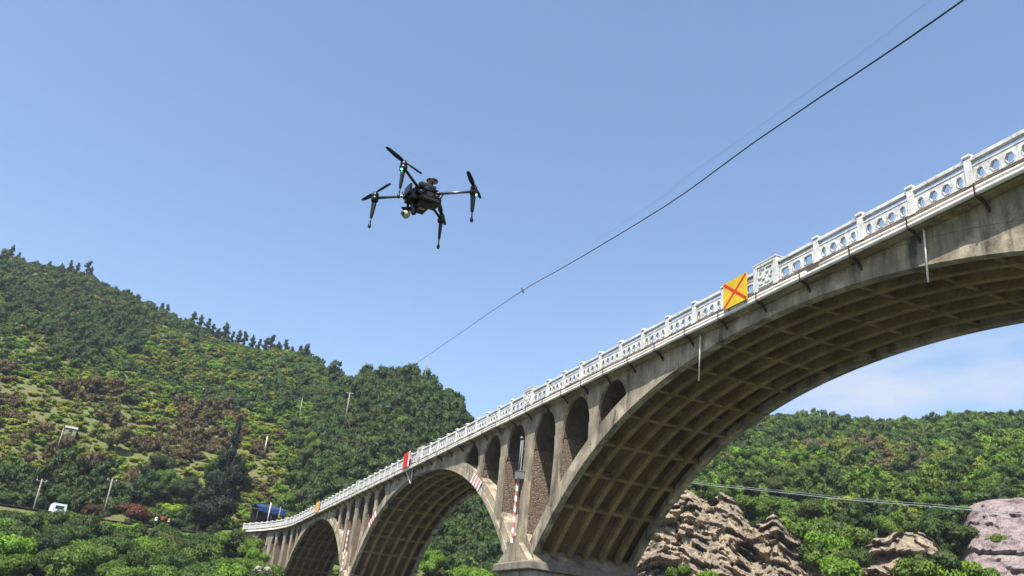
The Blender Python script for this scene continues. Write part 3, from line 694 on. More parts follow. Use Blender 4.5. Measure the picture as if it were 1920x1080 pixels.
def make_tree(kind, x, y, z, sc, tint, label, group, name='broadleaf_tree', cat='tree', rz=None, sz=None):
    r = bpy.data.objects.new(name, None); r.empty_display_size = .1; COL.objects.link(r); tag(r, label, cat, group)
    r.location = (x, y, z); r.rotation_euler = (0, 0, random.random()*6.28 if rz is None else rz); r.scale = (sc, sc, sz or sc*random.uniform(.85, 1.15))
    for me, nm in zip(kind, ('crown', 'trunk')):
        o = bpy.data.objects.new(nm, me); COL.objects.link(o); o.parent = r; o.color = (*tint, 1)
    return r
DK = (.050, .082, .022); DB = (.042, .067, .025); MG = (.088, .138, .026); BG = (.115, .20, .024); YG = (.20, .225, .032); OL = (.135, .145, .036); BR = (.095, .07, .040); RB = (.10, .040, .030); OD = (.070, .088, .026)
TNAME = {DK: 'dark green', DB: 'blackish green', MG: 'mid green', BG: 'bright green', YG: 'yellow-green', OL: 'olive', OD: 'dull olive', BR: 'brown'}
def jit(c, a=.18): f = random.uniform(1-a, 1+a); return tuple(max(.008, x*f*random.uniform(.93, 1.07)) for x in c)
LAST = [None]
def pick(opts):
    q = random.random()*sum(w for w, _ in opts)
    for w, c_ in opts:
        q -= w
        if q <= 0: break
    LAST[0] = TNAME.get(c_, 'green'); return jit(c_)
def corridor(x, y, m_=3.): return (XF-m_ < x < XB+m_ and y < 172) or (12 < x < XB+m_ and 172 <= y < 205 and x > 25-((y-158)**2)/160-m_)
def polar(az_deg, r): a = D2(az_deg); return r*math.sin(a), r*math.cos(a)

# ridge pines on the left skyline (pixel column, height factor)
pines = [(8, 1.1), (24, .8), (64, .6), (88, .75), (112, .65), (128, .9), (143, .9), (163, 1.2), (171, .9), (300, .95), (311, .85), (365, 1.0), (380, .95), (396, .9), (407, .85), (418, .8), (431, 1.2), (447, .8), (459, 1.0), (470, 1.0), (485, .95), (500, .85), (513, 1.0), (522, 1.05), (536, .9), (549, 1.0), (562, .8), (578, .95), (590, .8)]
ordn = ['first', 'second', 'third', 'fourth', 'fifth', 'sixth', 'seventh', 'eighth', 'ninth', 'tenth', 'eleventh', 'twelfth', 'thirteenth', 'fourteenth', 'fifteenth', 'sixteenth', 'seventeenth', 'eighteenth', 'nineteenth', 'twentieth', 'twenty-first', 'twenty-second', 'twenty-third', 'twenty-fourth', 'twenty-fifth', 'twenty-sixth', 'twenty-seventh', 'twenty-eighth', 'twenty-ninth']
def skyr(azd):   # radius of the ridge at an azimuth
    ra = [(-20, 560), (-13, 560), (-10.5, 550), (-7.8, 535), (-5.2, 515), (-2.4, 490), (0, 475), (2.3, 460), (5.5, 440), (8.1, 415), (9.6, 380), (11.6, 335), (13, 312), (14.4, 300), (15.6, 292), (17, 290), (18.4, 286), (19.8, 283), (25, 290)]
    return np.interp(azd, *zip(*ra))
for i, (px, hf) in enumerate(pines):
    azd = math.degrees(azel(px, 560)[0]); azd = math.degrees(azel(px, {True: 510, False: 590}[px < 250])[0]); r = skyr(azd)-1
    x, y = polar(azd, r); s_ = hf*random.uniform(.95, 1.05)*(1.15 if px > 250 else 1.0)
    make_tree(PINE[i % 4], x, y, H(x, y)-.8, s_, jit((.032, .05, .032), .1), ordn[i]+' pine from the left along the skyline of the left hill', 'pines along the ridge of the left hill', 'pine_tree', 'tree', sz=s_*random.uniform(.95, 1.15))
for i in range(34):
    azd = random.uniform(-13, 8.3); r = skyr(azd)+random.uniform(-14, 2); x, y = polar(azd, r); q = random.choice(BROAD[:3]+PINE[:2]); s_ = random.uniform(.2, .42)*(1 if q in BROAD else 1.3)
    make_tree(q, x, y, H(x, y)-.5, s_, jit((.04, .06, .03), .15), 'small dark scrubby tree near the crest of the left hill', 'small trees near the crest of the left hill')
# broadleaf trees forming the skyline of the darker spur
k = 0
for px, hf in [(612, .8), (628, .7), (645, .7), (662, .75), (678, 1.0), (692, .95), (706, .9), (721, .8), (738, .85), (752, 1.15), (768, .9), (783, .75), (800, .8), (816, .9), (832, 1.0), (846, 1.1), (856, 1.0), (866, .9), (874, .8), (884, .7), (897, .8), (910, .7)]:
    azd = math.degrees(azel(px, 700)[0]); r = skyr(azd)-2; x, y = polar(azd, r)
    make_tree(BROAD[k % 6], x, y, H(x, y)-.6, .88*hf+.1, pick([(3, DK), (2, DB), (1, OD)]), ordn[k]+' broadleaf tree from the left along the skyline of the dark spur', 'trees along the skyline of the dark spur'); k += 1

# zone list for individually built trees: az range, r range, count, scale, tints, label, group
def scatter_trees(n, a0, a1, r0, r1, sc0, sc1, tints, label, group, mind=3.2, cond=None, sink=.8, power=1.0, top=None):
    pts_ = []; tries = 0
    while len(pts_) < n and tries < n*60:
        tries += 1; azd = random.uniform(a0, a1); r = r0+(r1-r0)*random.random()**power; x, y = polar(azd, r)
        if corridor(x, y) or any((x-p[0])**2+(y-p[1])**2 < mind*mind for p in pts_): continue
        if cond and not cond(azd, r): continue
        pts_.append((x, y)); s_ = random.uniform(sc0, sc1)
        if top: s_ = min(s_, (top(azd)*r-H(x, y)+.8)/7.3)
        if s_ < .3: continue
        t_ = pick(tints); q = (r-r0)/(r1-r0); h_ = (azd-a0)/(a1-a0)
        where = ('nearest' if q < .33 else 'middle' if q < .67 else 'farthest')+' rank, '+('left' if h_ < .33 else 'centre' if h_ < .67 else 'right')
        make_tree(BROAD[random.randrange(6)], x, y, H(x, y)-sink*s_, s_, t_, f'{LAST[0]} {label}, {where}', group)
    return pts_
GREEN = [(3, MG), (3, BG), (2, DK), (1, YG)]
BANK = scatter_trees(100, -11.5, 7.6, 136, 188, .85, 1.3, [(4, MG), (.9, BG), (4, DK), (2, DB), (.6, OD)], 'leafy tree massed on the river bank below the road', 'trees massed on the river bank below the road', 3.7, top=lambda a: .086+.0014*(a+5.4))
scatter_trees(30, 17.2, 25.0, 128, 235, .9, 1.25, [(3, MG), (3, BG), (3, DK), (.5, OD)], 'tree seen through the second arch', 'trees seen through the second arch', 5.0, sink=1.2)
scatter_trees(75, 7.5, 20.5, 205, 290, .85, 1.3, [(5, DK), (3, DB), (2.5, MG), (1.6, OD), (1.2, BG)], 'tree in the wood on the dark spur', 'trees in the wood on the dark spur', 4.6)
scatter_trees(12, -1.5, 7.0, 216, 250, .9, 1.3, [(5, DB), (3, DK), (1, MG)], 'tree at the hill foot above the bridge end', 'dark trees at the foot of the hill above the bridge end', 4.6)
scatter_trees(85, 35, 59, 150, 290, .7, 1.05, [(4, DK), (3, DB), (4, MG), (1.2, BG), (1, OD)], 'tree on the wooded slope right of the main arch', 'trees on the wooded slope right of the main arch', 5.0)
for px, py, d_, hf, tn, lab in ((438, 985, 178, 1.0, MG, 'mid green tree just left of the bridge end, tallest of its row'), (458, 992, 176, .95, DK, 'dark green tree directly in front of the bridge end'), (474, 1004, 174, .95, MG, 'mid green tree below the bridge end beside the dark end wall'), (486, 1026, 170, .9, BG, 'bright green tree beside the dark end wall, lower'), (478, 1060, 160, .9, DK, 'dark tree at the bottom edge beside the dark end wall')):
    p = at(px, py, d_); sc_ = 1.0*hf; make_tree(BROAD[random.randrange(6)], p[0], p[1], p[2]-6.9*sc_, sc_, jit(tn, .08), lab, 'trees screening the bridge end', sz=sc_)
# bright bushes in the gully between the cliffs and at their foot
def place_bush(px, py, r, sc, tint, label, name='leafy_bush', sz=None, z_off=None, cat='bush', dz=-1.0):
    p = at(px, py, r); x, y = p[0], p[1]; z = p[2] if z_off is None else H(x, y)+z_off
    return make_tree(BUSH[random.randrange(3)], x, y, z, sc*1.35, jit(tint, .06), label, None, name, cat, sz=(sz or sc)*1.35)
gull = [(1548, 1062, 124, .75, MG, 'mid green bush in the lowest part of the gully, left side'), (1578, 1085, 119, .8, BG, 'bright green bush at the very bottom of the gully'), (1605, 1060, 124, .65, DK, 'dark green bush against the left flank of the second cliff'), (1528, 1045, 127, .6, DK, 'dark green bush against the right flank of the first cliff'),
 (1742, 1000, 150, .75, DK, 'dark green bush at the back of the second cliff, left of the purple slope'), (1770, 985, 152, .85, DB, 'blackish green bush touching the left edge of the purple slope'), (1798, 1010, 148, .7, DK, 'dark bush overlapping the lower left edge of the purple slope'), (1800, 965, 154, .5, MG, 'small mid green bush at the upper left edge of the purple slope'), (1725, 1030, 146, .6, MG, 'mid green bush just behind the second cliff crest'),
 (1485, 1000, 133, .65, BG, 'bright green bush on the left rim of the gully between the cliffs'), (1520, 1012, 131, .85, MG, 'large green bush at the head of the gully between the cliffs'), (1555, 1035, 128, .8, BG, 'bright green bush in the middle of the gully between the cliffs'),
        (1580, 1062, 124, .7, DK, 'dark green bush low in the gully between the cliffs'), (1590, 1020, 130, .75, MG, 'green bush on the right rim of the gully between the cliffs'), (1712, 1085, 112, .65, MG, 'green bush in front of the second cliff, by the picture edge'), (1752, 1075, 113, .8, DK, 'dark bush at the foot of the second cliff'),
        (1798, 1092, 113, .7, BG, 'bright green bush between the second cliff and the purple slope'), (1845, 1098, 116, .6, MG, 'green bush at the foot of the purple rock slope'), (1870, 1020, 146, .42, MG, 'small green bush alone on the purple rock slope'), (1272, 1082, 108, .45, MG, 'small green bush at the foot of the first cliff near the pier'), (1325, 1088, 108, .35, BG, 'tiny bright bush at the foot of the first cliff')]
for a in gull: place_bush(*a[:5], a[5], z_off=None)
# dark feathery tree standing above the road
def cas_lobes():
    g = random.Random(5); L = []
    for k in range(30):
        f = k/29; z = 3.5+20.5*f; rr = (2.6+4.4*math.sin(min(1, f*1.25+.12)*math.pi)**.8)*(1-.42*f); a = g.random()*6.28; q = rr*.6*g.random()
        L.append((q*math.cos(a), q*math.sin(a), z, rr*.46, rr*.46, 1.8))
    return L
CAS_ = 0
CAS = (foliage_mesh('crown', cas_lobes(), 6500, .27, 77, M['leaf'], flat=.9), trunk_mesh('trunk', 20, .4, 5, 9, 2.2))
p = at(402, 985, 200); make_tree(CAS, p[0], p[1], H(p[0], p[1]), 1.0, (.022, .033, .026), 'tall dark feathery conifer standing above the road left of the bridge end', None, 'feathery_conifer', sz=1.02)
p = at(372, 985, 201); make_tree(CAS, p[0], p[1], H(p[0], p[1]), .62, (.026, .038, .028), 'shorter dark feathery conifer just left of the tall one', None, 'feathery_conifer', sz=.55)
for px, py, r, sc, sz, tint, lab, nm in [(245, 975, 203, 1.35, .95, RB, 'wide dark red-brown bush beside the road, left of the feathery conifer', 'red_leaved_bush'), (168, 975, 204, .75, .6, (.075, .045, .032), 'smaller brown bush beside the road, left of the wide red-brown one', 'red_leaved_bush'),
                             (322, 955, 212, .85, .8, (.20, .28, .03), 'vivid yellow-green bush at the foot of the hill beside the feathery conifer', 'yellow_bush'), (205, 880, 262, 1.15, 1.5, (.13, .13, .05), 'pale olive airy tree alone on the terraced slope', 'airy_tree'),
                             (592, 835, 262, .95, 1.0, (.085, .12, .032), 'rounded mid green tree beside the thin pole on the hillside', 'round_tree'), (95, 965, 208, 1.0, .95, DK, 'dark rounded tree between the white van and the roadside pole', 'round_tree')]:
    p = at(px, py, r); make_tree(BROAD[random.randrange(6)], p[0], p[1], H(p[0], p[1])-.8*sc, sc, tint, lab, None, nm, 'bush' if 'bush' in nm else 'tree', sz=sz)

# hillside scrub: nobody could count it, one object of instanced bushes per hill
proto_col = bpy.data.collections.new('scrub_prototypes')
for k in range(7):
    me = foliage_mesh('scrub', rlobes(5+k, 1.0, (.7, 1.0, .5, 1.5, .7, .9, 1.3)[k], 200+k, (.45, .6, .35, .95, .4, .5, .8)[k], (.8, .95, .6, 1.2, .7, .9, 1.0)[k], (.52, .42, .5, .36, .4, .46, .34)[k]), 520, .115, 300+k, M['leafi'])
    o = bpy.data.objects.new(f'scrub_{k}', me); proto_col.objects.link(o)
def scrub_object(name, pts_, label):
    P = np.array([q[0] for q in pts_]); me = bpy.data.meshes.new(name); me.from_pydata(P.tolist(), [], [])
    n = len(pts_)
    a = me.attributes.new('tint', 'FLOAT_COLOR', 'POINT'); a.data.foreach_set('color', np.array([(*q[2], 1) for q in pts_]).ravel())
    a = me.attributes.new('size', 'FLOAT_VECTOR', 'POINT'); a.data.foreach_set('vector', np.array([q[1] for q in pts_], float).ravel())
    a = me.attributes.new('turn', 'FLOAT_VECTOR', 'POINT'); tv = np.zeros((n, 3)); tv[:, 2] = rng.uniform(0, 6.28, n); a.data.foreach_set('vector', tv.ravel())
    a = me.attributes.new('which', 'INT', 'POINT'); a.data.foreach_set('value', rng.integers(0, 7, n).astype(np.int32))
    o = bpy.data.objects.new(name, me); COL.objects.link(o); tag(o, label, None, None, 'stuff')
    g = bpy.data.node_groups.new(name, 'GeometryNodeTree'); g.interface.new_socket('Geometry', in_out='INPUT', socket_type='NodeSocketGeometry'); g.interface.new_socket('Geometry', in_out='OUTPUT', socket_type='NodeSocketGeometry')
    nd = g.nodes; gi = nd.new('NodeGroupInput'); go = nd.new('NodeGroupOutput'); ip = nd.new('GeometryNodeInstanceOnPoints'); ci = nd.new('GeometryNodeCollectionInfo')
    ci.inputs['Collection'].default_value = proto_col; ci.inputs['Separate Children'].default_value = True; ci.inputs['Reset Children'].default_value = True
    def na(nm, ty): q = nd.new('GeometryNodeInputNamedAttribute'); q.data_type = ty; q.inputs[0].default_value = nm; return q.outputs[0]
    g.links.new(gi.outputs[0], ip.inputs['Points']); g.links.new(ci.outputs[0], ip.inputs['Instance']); ip.inputs['Pick Instance'].default_value = True
    g.links.new(na('which', 'INT'), ip.inputs['Instance Index']); g.links.new(na('size', 'FLOAT_VECTOR'), ip.inputs['Scale'])
    er = nd.new('FunctionNodeEulerToRotation'); g.links.new(na('turn', 'FLOAT_VECTOR'), er.inputs[0]); g.links.new(er.outputs[0], ip.inputs['Rotation'])
    g.links.new(ip.outputs[0], go.inputs[0]); md = o.modifiers.new('scatter', 'NODES'); md.node_group = g
    return o
def tint_left(azd, r, x, y, el):
    n1 = mn.noise(Vector((x/26, y/26, 3))); n2 = mn.noise(Vector((x/11, y/11, 9))); n3 = mn.noise(Vector((x/60, y/60, 17)))
    if azd > 9.0 + 1.2*n2: return pick([(5, DK), (3, DB), (3, MG), (1.2, OD), (1, BG if el < .2 else MG)])
    terr = (-13 < azd < 7) and .115 < el < .215+.02*n1
    if terr:
        if n1+.7*n2 > .25: return pick([(4, BR), (2.5, OL), (1, OD)])
        return pick([(4, OL), (5, YG), (2, BG), (.8, MG), (.6, BR)])
    if el > .305+.015*n2: return pick([(4, OD), (3, DK), (1.5, OL)])
    if n3+.7*n1 > .27 or (-12 < azd < -3.5 and .26 < el < .30 and n1 > -.15): return pick([(5, DB), (3, DK), (1, OD)])
    if azd > 6.5 or n1 < -.25: return pick([(4, MG), (3, BG), (2, DK), (1, OL)])
    return pick([(3.5, OL), (4, MG), (2.2, YG), (2, BG), (1.2, DK)])
pts_ = []
dark = lambda c_: c_[1] < .08
for _ in range(24000):
    azd = random.uniform(-17, 24.5); rs = skyr(azd) if azd > -20 else 560; r = 207+(rs+14-207)*math.sqrt(random.random()) if random.random() < .6 else 207+(rs+14-207)*random.random()
    x, y = polar(azd, r)
    el = H(x, y)/r; terr = -13 < azd < 7 and .115 < el < .20
    if terr and random.random() < .6: r = round(r/5.0)*5.0+random.uniform(-.9, .9)+1.5*mn.noise(Vector((x/9, y/9, 1))); x, y = polar(azd, r)
    if corridor(x, y, 2) or r < 206.5: continue
    z = H(x, y); tc_ = tint_left(azd, r, x, y, z/r); s_ = (1.15+1.9*random.random()**2.2)*(1.3 if dark(tc_) else 1)*(.8 if terr else 1)*(1 if azd < 9 else 1.25)
    if r > rs-12 and azd < 9: s_ *= .7
    hh = s_*random.uniform(.7, 1.05)*(1.3 if dark(tc_) else .8)
    pts_.append(((x, y, z-.2), (s_, s_, hh), tc_))
scrub_object('hillside_scrub', pts_, 'dense green, yellow-green and brown scrub covering the left hill')
pts_ = []
for _ in range(13000):
    azd = random.uniform(25, 66); r = 136+(450-136)*math.sqrt(random.random()); x, y = polar(azd, r)
    z = H(x, y)
    if (azd > 51.5 and r < 187 and random.random() < .93): continue
    n1 = mn.noise(Vector((x/30, y/30, 3))); n2 = mn.noise(Vector((x/12, y/12, 5))); el = z/r
    if .21 < el < .245 and 43 < azd < 52 and n1+.5*n2 > .0: tc_ = pick([(3, (.10, .085, .055)), (1, OL)])
    elif n1+.5*n2 > .10: tc_ = pick([(5, DK), (3, DB), (1, MG)])
    elif n1 < -.16: tc_ = pick([(1.6, BG), (5, MG), (.6, YG), (1, OL)])
    else: tc_ = pick([(5, MG), (3, DK), (1, OD), (1, BG)])
    s_ = (1.5+2.2*random.random()**2)*(1.2 if dark(tc_) else 1)*(.62 if r > 395 else 1); pts_.append(((x, y, z-.2), (s_, s_, s_*random.uniform(.8, 1.2)), tc_))
scrub_object('far_hill_scrub', pts_, 'dense green scrub and low trees covering the right hill')
pts_ = []
for _ in range(4200):
    azd = random.uniform(-17, 26); r = random.uniform(130, 203); x, y = polar(azd, r)
    if corridor(x, y, 1.5) or (195 < r < 206 and azd < 6) : continue
    z = H(x, y)
    if z < -1 or (z+1.5)/r > .084+.0014*(azd+5.4): continue
    s_ = random.uniform(.9, 1.9); pts_.append(((x, y, z-.2), (s_, s_, s_*random.uniform(.7, 1.1)), pick([(3, MG), (2, BG), (3, DK), (1.5, OL)])))
scrub_object('bank_undergrowth', pts_, 'undergrowth filling the river bank between the trees')

# ------------------------------------------------------------------ rock cliffs
def cliff(name, outline, rbase, rtop, mat, seed, amp=1.55, res=.085, zb=-4, cell=5.5, nt_=120):
    """outline: (pixel column, pixel row) of the crest at radius rtop"""
    A = [(azel(px, py)[0], azel(px, py)[1]*rtop) for px, py in outline]; aa = np.array([q[0] for q in A]); zz = np.array([q[1] for q in A])
    azs = np.arange(aa[0], aa[-1], D2(res)); T = np.linspace(0, 1, nt_); mb = MB(); rows = []
    for a in azs:
        zt = np.interp(a, aa, zz)+.5*mn.noise(Vector((a*60, seed, 0))); col = []
        for t_ in T:
            z = zb+(zt-zb)*min(1, t_/.9); r = rbase+(rtop-rbase)*min(1, t_/.9)**1.25
            if t_ > .9: q = (t_-.9)/.1; r = rtop+q*6; z = zt-q*q*3.5
            p = Vector((r*math.sin(a), r*math.cos(a), z)); pc = p/cell
            w_ = Vector((mn.noise(pc*.8), mn.noise(pc*.8+Vector((7, 0, 0))), 0))*.6
            d, pt = mn.voronoi(Vector((pc.x*.8, pc.y*.8, pc.z*1.25+.35*pc.x))+w_, distance_metric='MANHATTAN', exponent=2.5); c0 = mn.cell(pt[0]*3.7+Vector((seed, 0, 0)))*2-1; c0 *= 1-.6*max(0, (t_-.7)/.3)
            q2 = pc*2.9; d2, pt2 = mn.voronoi(Vector((q2.x*.85, q2.y*.85, q2.z*1.2+.3*q2.x)), distance_metric='MANHATTAN', exponent=2.5); c2 = mn.cell(pt2[0]*5.1)*2-1
            q3 = pc*7; d3, pt3 = mn.voronoi(q3, distance_metric='DISTANCE', exponent=2.5); c3 = mn.cell(pt3[0]*5.1)*2-1
            def fd(pp, q_, sd):
                o_ = pp-q_[0]; return o_.x*(mn.cell(q_[0]*9.1+Vector((sd, 3, 1)))*2-1)+o_.y*(mn.cell(q_[0]*7.3+Vector((sd, 8, 5)))*2-1)+o_.z*(mn.cell(q_[0]*5.7+Vector((sd, 1, 9)))*2-1)
            P1 = Vector((pc.x*.8, pc.y*.8, pc.z*1.25+.35*pc.x))+w_; P2 = Vector((q2.x*.85, q2.y*.85, q2.z*1.2+.3*q2.x))
            k = amp*(.38*c0+.14*c2+.08*c3+.75*fd(P1, pt, seed)+.4*fd(P2, pt2, seed)+.7*mn.noise(pc*.45)-.5*max(0, .22-(d[1]-d[0]))*3+.16*(d[0]-.5))
            k *= min(1, t_*8)
            r2 = r-k; col.append((r2*math.sin(a), r2*math.cos(a), z+.12*k*(0 if t_ > .8 else 1)))
        rows.append(col)
    n = len(T); mb.v = [p for c_ in rows for p in c_]; mb.f = [(i*n+j, i*n+j+1, (i+1)*n+j+1, (i+1)*n+j) for i in range(len(rows)-1) for j in range(n-1)]; mb.mi = [0]*len(mb.f)
    return tag(mb.build(name, mat, smooth=False), kind='structure')
cliff('rock_cliff', [(1120, 1120), (1190, 1010), (1215, 965), (1245, 925), (1290, 915), (1322, 930), (1352, 920), (1375, 932), (1396, 965), (1412, 985), (1432, 975), (1455, 958), (1468, 975), (1482, 1000), (1500, 1010), (1520, 1040), (1545, 1065), (1570, 1095), (1600, 1130)], 112, 130, M['rock'], 1.3)
cliff('rock_cliff', [(1530, 1130), (1560, 1075), (1590, 1045), (1615, 1030), (1640, 1012), (1668, 1002), (1700, 992), (1730, 995), (1752, 1010), (1772, 1040), (1790, 1080), (1810, 1120)], 116, 133, M['rock'], 6.1, 1.25)
cliff('rock_slope', [(1780, 1060), (1800, 985), (1815, 950), (1850, 938), (1905, 935), (1960, 940), (2060, 955), (2200, 1000)], 120, 156, M['rockp'], 9.7, .6, .12, -4, 8, 100)
rb_ = MB()
for i in range(14):
    p = at(488+random.uniform(-14, 22), 1072+random.uniform(-8, 12), 150); import bmesh as _b
    s_ = random.uniform(.35, .75); q = _b.new(); _b.ops.create_icosphere(q, subdivisions=1, radius=s_); vs = [(v_.co.x*random.uniform(.8, 1.2)+p[0], v_.co.y*random.uniform(.8, 1.2)+p[1], v_.co.z*.7*random.uniform(.8, 1.2)+p[2]) for v_ in q.verts]
    rb_.add(vs, [[v_.index for v_ in f.verts] for f in q.faces]); q.free()
tag(rb_.build('boulders', M['greypole']), 'heap of pale boulders on the bank at the foot of the end wall', None, None, 'stuff')

# ------------------------------------------------------------------ road, van, shelter, poles
b_ = MB(); b_.sweep([[(q*math.sin(D2(a)), q*math.cos(D2(a)), 16.0+(.35 if a > 2 else 0)+h) for q, h in ((197, .0), (205, .0), (205, .12), (197, .12))] for a in np.arange(-60, 5.6, 2.)]); tag(b_.build('road', M['asphalt']), kind='structure')
def pole(px0, py0, px1, py1, r, label, cross=False, rad=.14, group='poles on the hillside', mat='greypole'):
    """top pixel, bottom pixel"""
    pt = at(px0, py0, r); pb = at(px1, py1, r); pt = np.array([pb[0]+(pt[0]-pb[0])*.35, pb[1]+(pt[1]-pb[1])*.35, pt[2]])
    root = thing('utility_pole', label, 'pole', tuple(pb)); b_ = MB()
    b_.tube([tuple(pb-np.array([0, 0, 1.5])), tuple(pt)], [rad, rad*.65], 8); own(b_.build('pole', M[mat], smooth=True), root)
    if cross:
        b_ = MB(); a = math.atan2(pb[0], pb[1]); u = np.array([math.cos(a), -math.sin(a), 0]); q = pt-np.array([0, 0, .5])
        b_.tube([tuple(q-u*1.1), tuple(q+u*1.1)], .07, 6); own(b_.build('crossarm', M['greymetal']), root)
        for s_ in (-1, 0, 1):
            b_ = MB(); b_.lathe(tuple(q+u*s_*.9+np.array([0, 0, .05])), (0, 0, 1), [(.05, 0), (.1, .1), (.06, .25), (.0, .3)], 8); own(b_.build('insulator', M['whitepaint'], smooth=True), root)
    return pt
pole(74, 897, 60, 965, 204, 'leaning concrete pole by the road, left of the white van', True, .2)
pole(206, 896, 194, 965, 204, 'concrete pole rising behind the wide red-brown bush', True, .2)
pole(655, 735, 647, 790, 262, 'pale concrete pole with crossarm high on the dark spur', True, .24)
pole(564, 745, 560, 790, 290, 'thin grey pole below the crest beside the rounded tree', False, .16)
pole(48, 785, 43, 830, 262, 'short grey post on the terraces at the left picture edge', False, .18)
pole(118, 802, 106, 846, 250, 'grey post on the terraces beside the small grey hut', False, .17)
pole(152, 738, 147, 765, 300, 'small thin post above the terraces', False, .17)
pole(500, 818, 498, 838, 240, 'short white marker post among the trees right of the conifer', False, .2, mat='whitepaint')
pt1 = pole(799, 666, 795, 722, 296, 'tallest pole on the crest of the dark spur, carrying the cables', True, .21)
pt2 = pole(780, 671, 777, 705, 300, 'middle one of the three thin poles on the crest', False, .16)
pole(764, 672, 761, 700, 305, 'leftmost of the three thin poles on the crest', False, .13)
# white van, seen end on
p = at(105, 974, 196.5); a = -math.atan2(p[0], p[1])+.12
van = thing('white_van', 'white box van with dark rear window parked by the road at the left', 'van', tuple(p)); van.rotation_euler = (0, 0, a)
def vpart(nm, mat, boxes, lath=()):
    b_ = MB()
    for q in boxes: b_.box(*q)
    for q in lath: b_.lathe(*q)
    o = b_.build(nm, M[mat]); o.parent = van; return o
b_ = MB(); b_.sweep([[(-1.35*k, y, z0) for z0 in (.55, 3.25)][:1]+[(1.35*k, y, .55), (1.38*k, y, 1.6), (1.28*k, y, 3.2), (-1.28*k, y, 3.2), (-1.38*k, y, 1.6)] for y, k in ((0, .97), (.12, 1), (4.6, 1), (4.8, .97))]); o = b_.build('body', M['vanwhite']); o.parent = van
vpart('rear_window', 'glass', [(-.8, .8, -.03, -.005, 2.1, 2.75)]); vpart('bumper', 'greymetal', [(-1.3, 1.3, -.15, -.03, .5, .75)])
vpart('licence_plate', 'blue', [(-.25, .25, -.045, -.015, 1.0, 1.15)])
for sx_ in (-1.1, 1.1):
    vpart('tail_light', 'cloth_red', [(sx_-.1, sx_+.1, -.03, -.005, .95, 1.35)])
    for yy in (.9, 3.9): vpart('wheel', 'dblack', [], [((sx_-.12, yy, .42), (1, 0, 0), [(.1, 0), (.42, .02), (.42, .22), (.1, .24)], 14)])
# small tan hut and grey hut on the terraces
def hut(px, py, r, w, h, mat, label, roof='greymetal'):
    p = at(px, py, r); root = thing('hut', label, 'hut', tuple(p)); root.rotation_euler = (0, 0, -math.atan2(p[0], p[1]))
    b_ = MB(); b_.box(-w/2, w/2, 0, w*.8, -1.2, h); o = b_.build('wall', M[mat]); o.parent = root
    b_ = MB(); b_.sweep([[(x, -.2, h+.01), (x, w*.9, h+.01), (x, w*.35, h+w*.28)] for x in (-w/2-.2, w/2+.2)]); o = b_.build('roof', M[roof]); o.parent = root
    b_ = MB(); b_.box(-w*.12, w*.18, -.03, -.003, 0, h*.7); o = b_.build('door', M['glass']); o.parent = root
hut(190, 730, 330, 2.4, 2.2, 'tile', 'tiny tan hut on the hillside above the terraces', 'tile')
hut(131, 812, 262, 3.0, 1.3, 'greypole', 'low grey hut beside the post on the terraces', 'greypole')
# orange bare-earth scar on the right hill
p = at(1570, 854, 300); q = bpy.data.objects.new('x', None)
b_ = MB(); n = 14
b_.sweep([[(p[0]+k*(2.2+.8*math.sin(3*t_)+.5*math.sin(5*t_+1))*math.cos(t_), p[1]+(1-k)*2.5, p[2]+2.2+k*(1.3+.5*math.sin(4*t_))*math.sin(t_)) for t_ in np.linspace(0, 6.28, n, endpoint=False)] for k in (1, .6, .05)]); o = b_.build('earth_scar', M['tile']); tag(o, kind='structure')
# blue roadside shelter at the bridge end
c0 = tuple(at(506, 981, 207)); sh = thing('blue_shelter', 'dark blue tarpaulin shelter on posts beside the far end of the bridge', 'shelter', c0); sh.rotation_euler = (0, 0, .25)
b_ = MB(); b_.sweep([[(x, -2.2, 3.1), (x, 0, 3.9+.12*math.sin(x*2)), (x, 2.2, 3.2), (x, 2.2, 3.12), (x, 0, 3.8+.12*math.sin(x*2)), (x, -2.2, 3.0), (x, -2.3, 2.0+.15*math.sin(x*3)), (x, -2.34, 2.0+.15*math.sin(x*3))] for x in np.linspace(-4.5, 2.5, 15)]); o = b_.build('canopy', M['blue']); o.parent = sh
for x in (-4.3, -.8, 2.3):
    for y in (-2.1, 2.0): b_ = MB(); b_.tube([(x, y, 0), (x, y, 3.15)], .05, 6); o = b_.build('post', M['greymetal']); o.parent = sh
b_ = MB(); b_.box(-4.4, 2.4, 2.1, 2.16, 0, 2.9); o = b_.build('back_sheet', M['dgrey']); o.parent = sh
for px_, h_, lab in ((500, 4.4+.1, 'white lamp post at the bridge end in front of the blue shelter'), (520, 3.6, 'slimmer grey post on the bridge right of the white lamp post')):
    c1_ = tuple(at(px_, 982, 190)); lp = thing('lamp_post', lab, 'post', c1_)
    b_ = MB(); b_.tube([(0, 0, 0), (0, 0, h_)], [.13, .08], 8); o = b_.build('post', M['whitepaint' if h_ > 4.4 else 'greypole'], smooth=True); o.parent = lp
    b_ = MB(); b_.box(-.3, .12, -.08, .08, h_+.002, h_+.14); o = b_.build('head', M['greymetal']); o.parent = lp
# little red and salmon bundles by the road
for px, py, mt, lab in ((305, 972, 'cloth_red', 'small bright red bundle beside the road below the conifer'), (317, 976, 'cloth_pink', 'small salmon coloured bundle right of the red one beside the road'), (293, 973, 'whitepaint', 'small white bundle left of the red one beside the road')):
    p = at(px, py, 190); b_ = MB(); b_.lathe((0, 0, 0), (0, 0, 1), [(.1, -.45), (.3, -.3), (.24, 0), (.3, .22), (.08, .4)], 8); o = b_.build('bundle', M[mt], loc=tuple(p)); tag(o, lab, 'bundle')

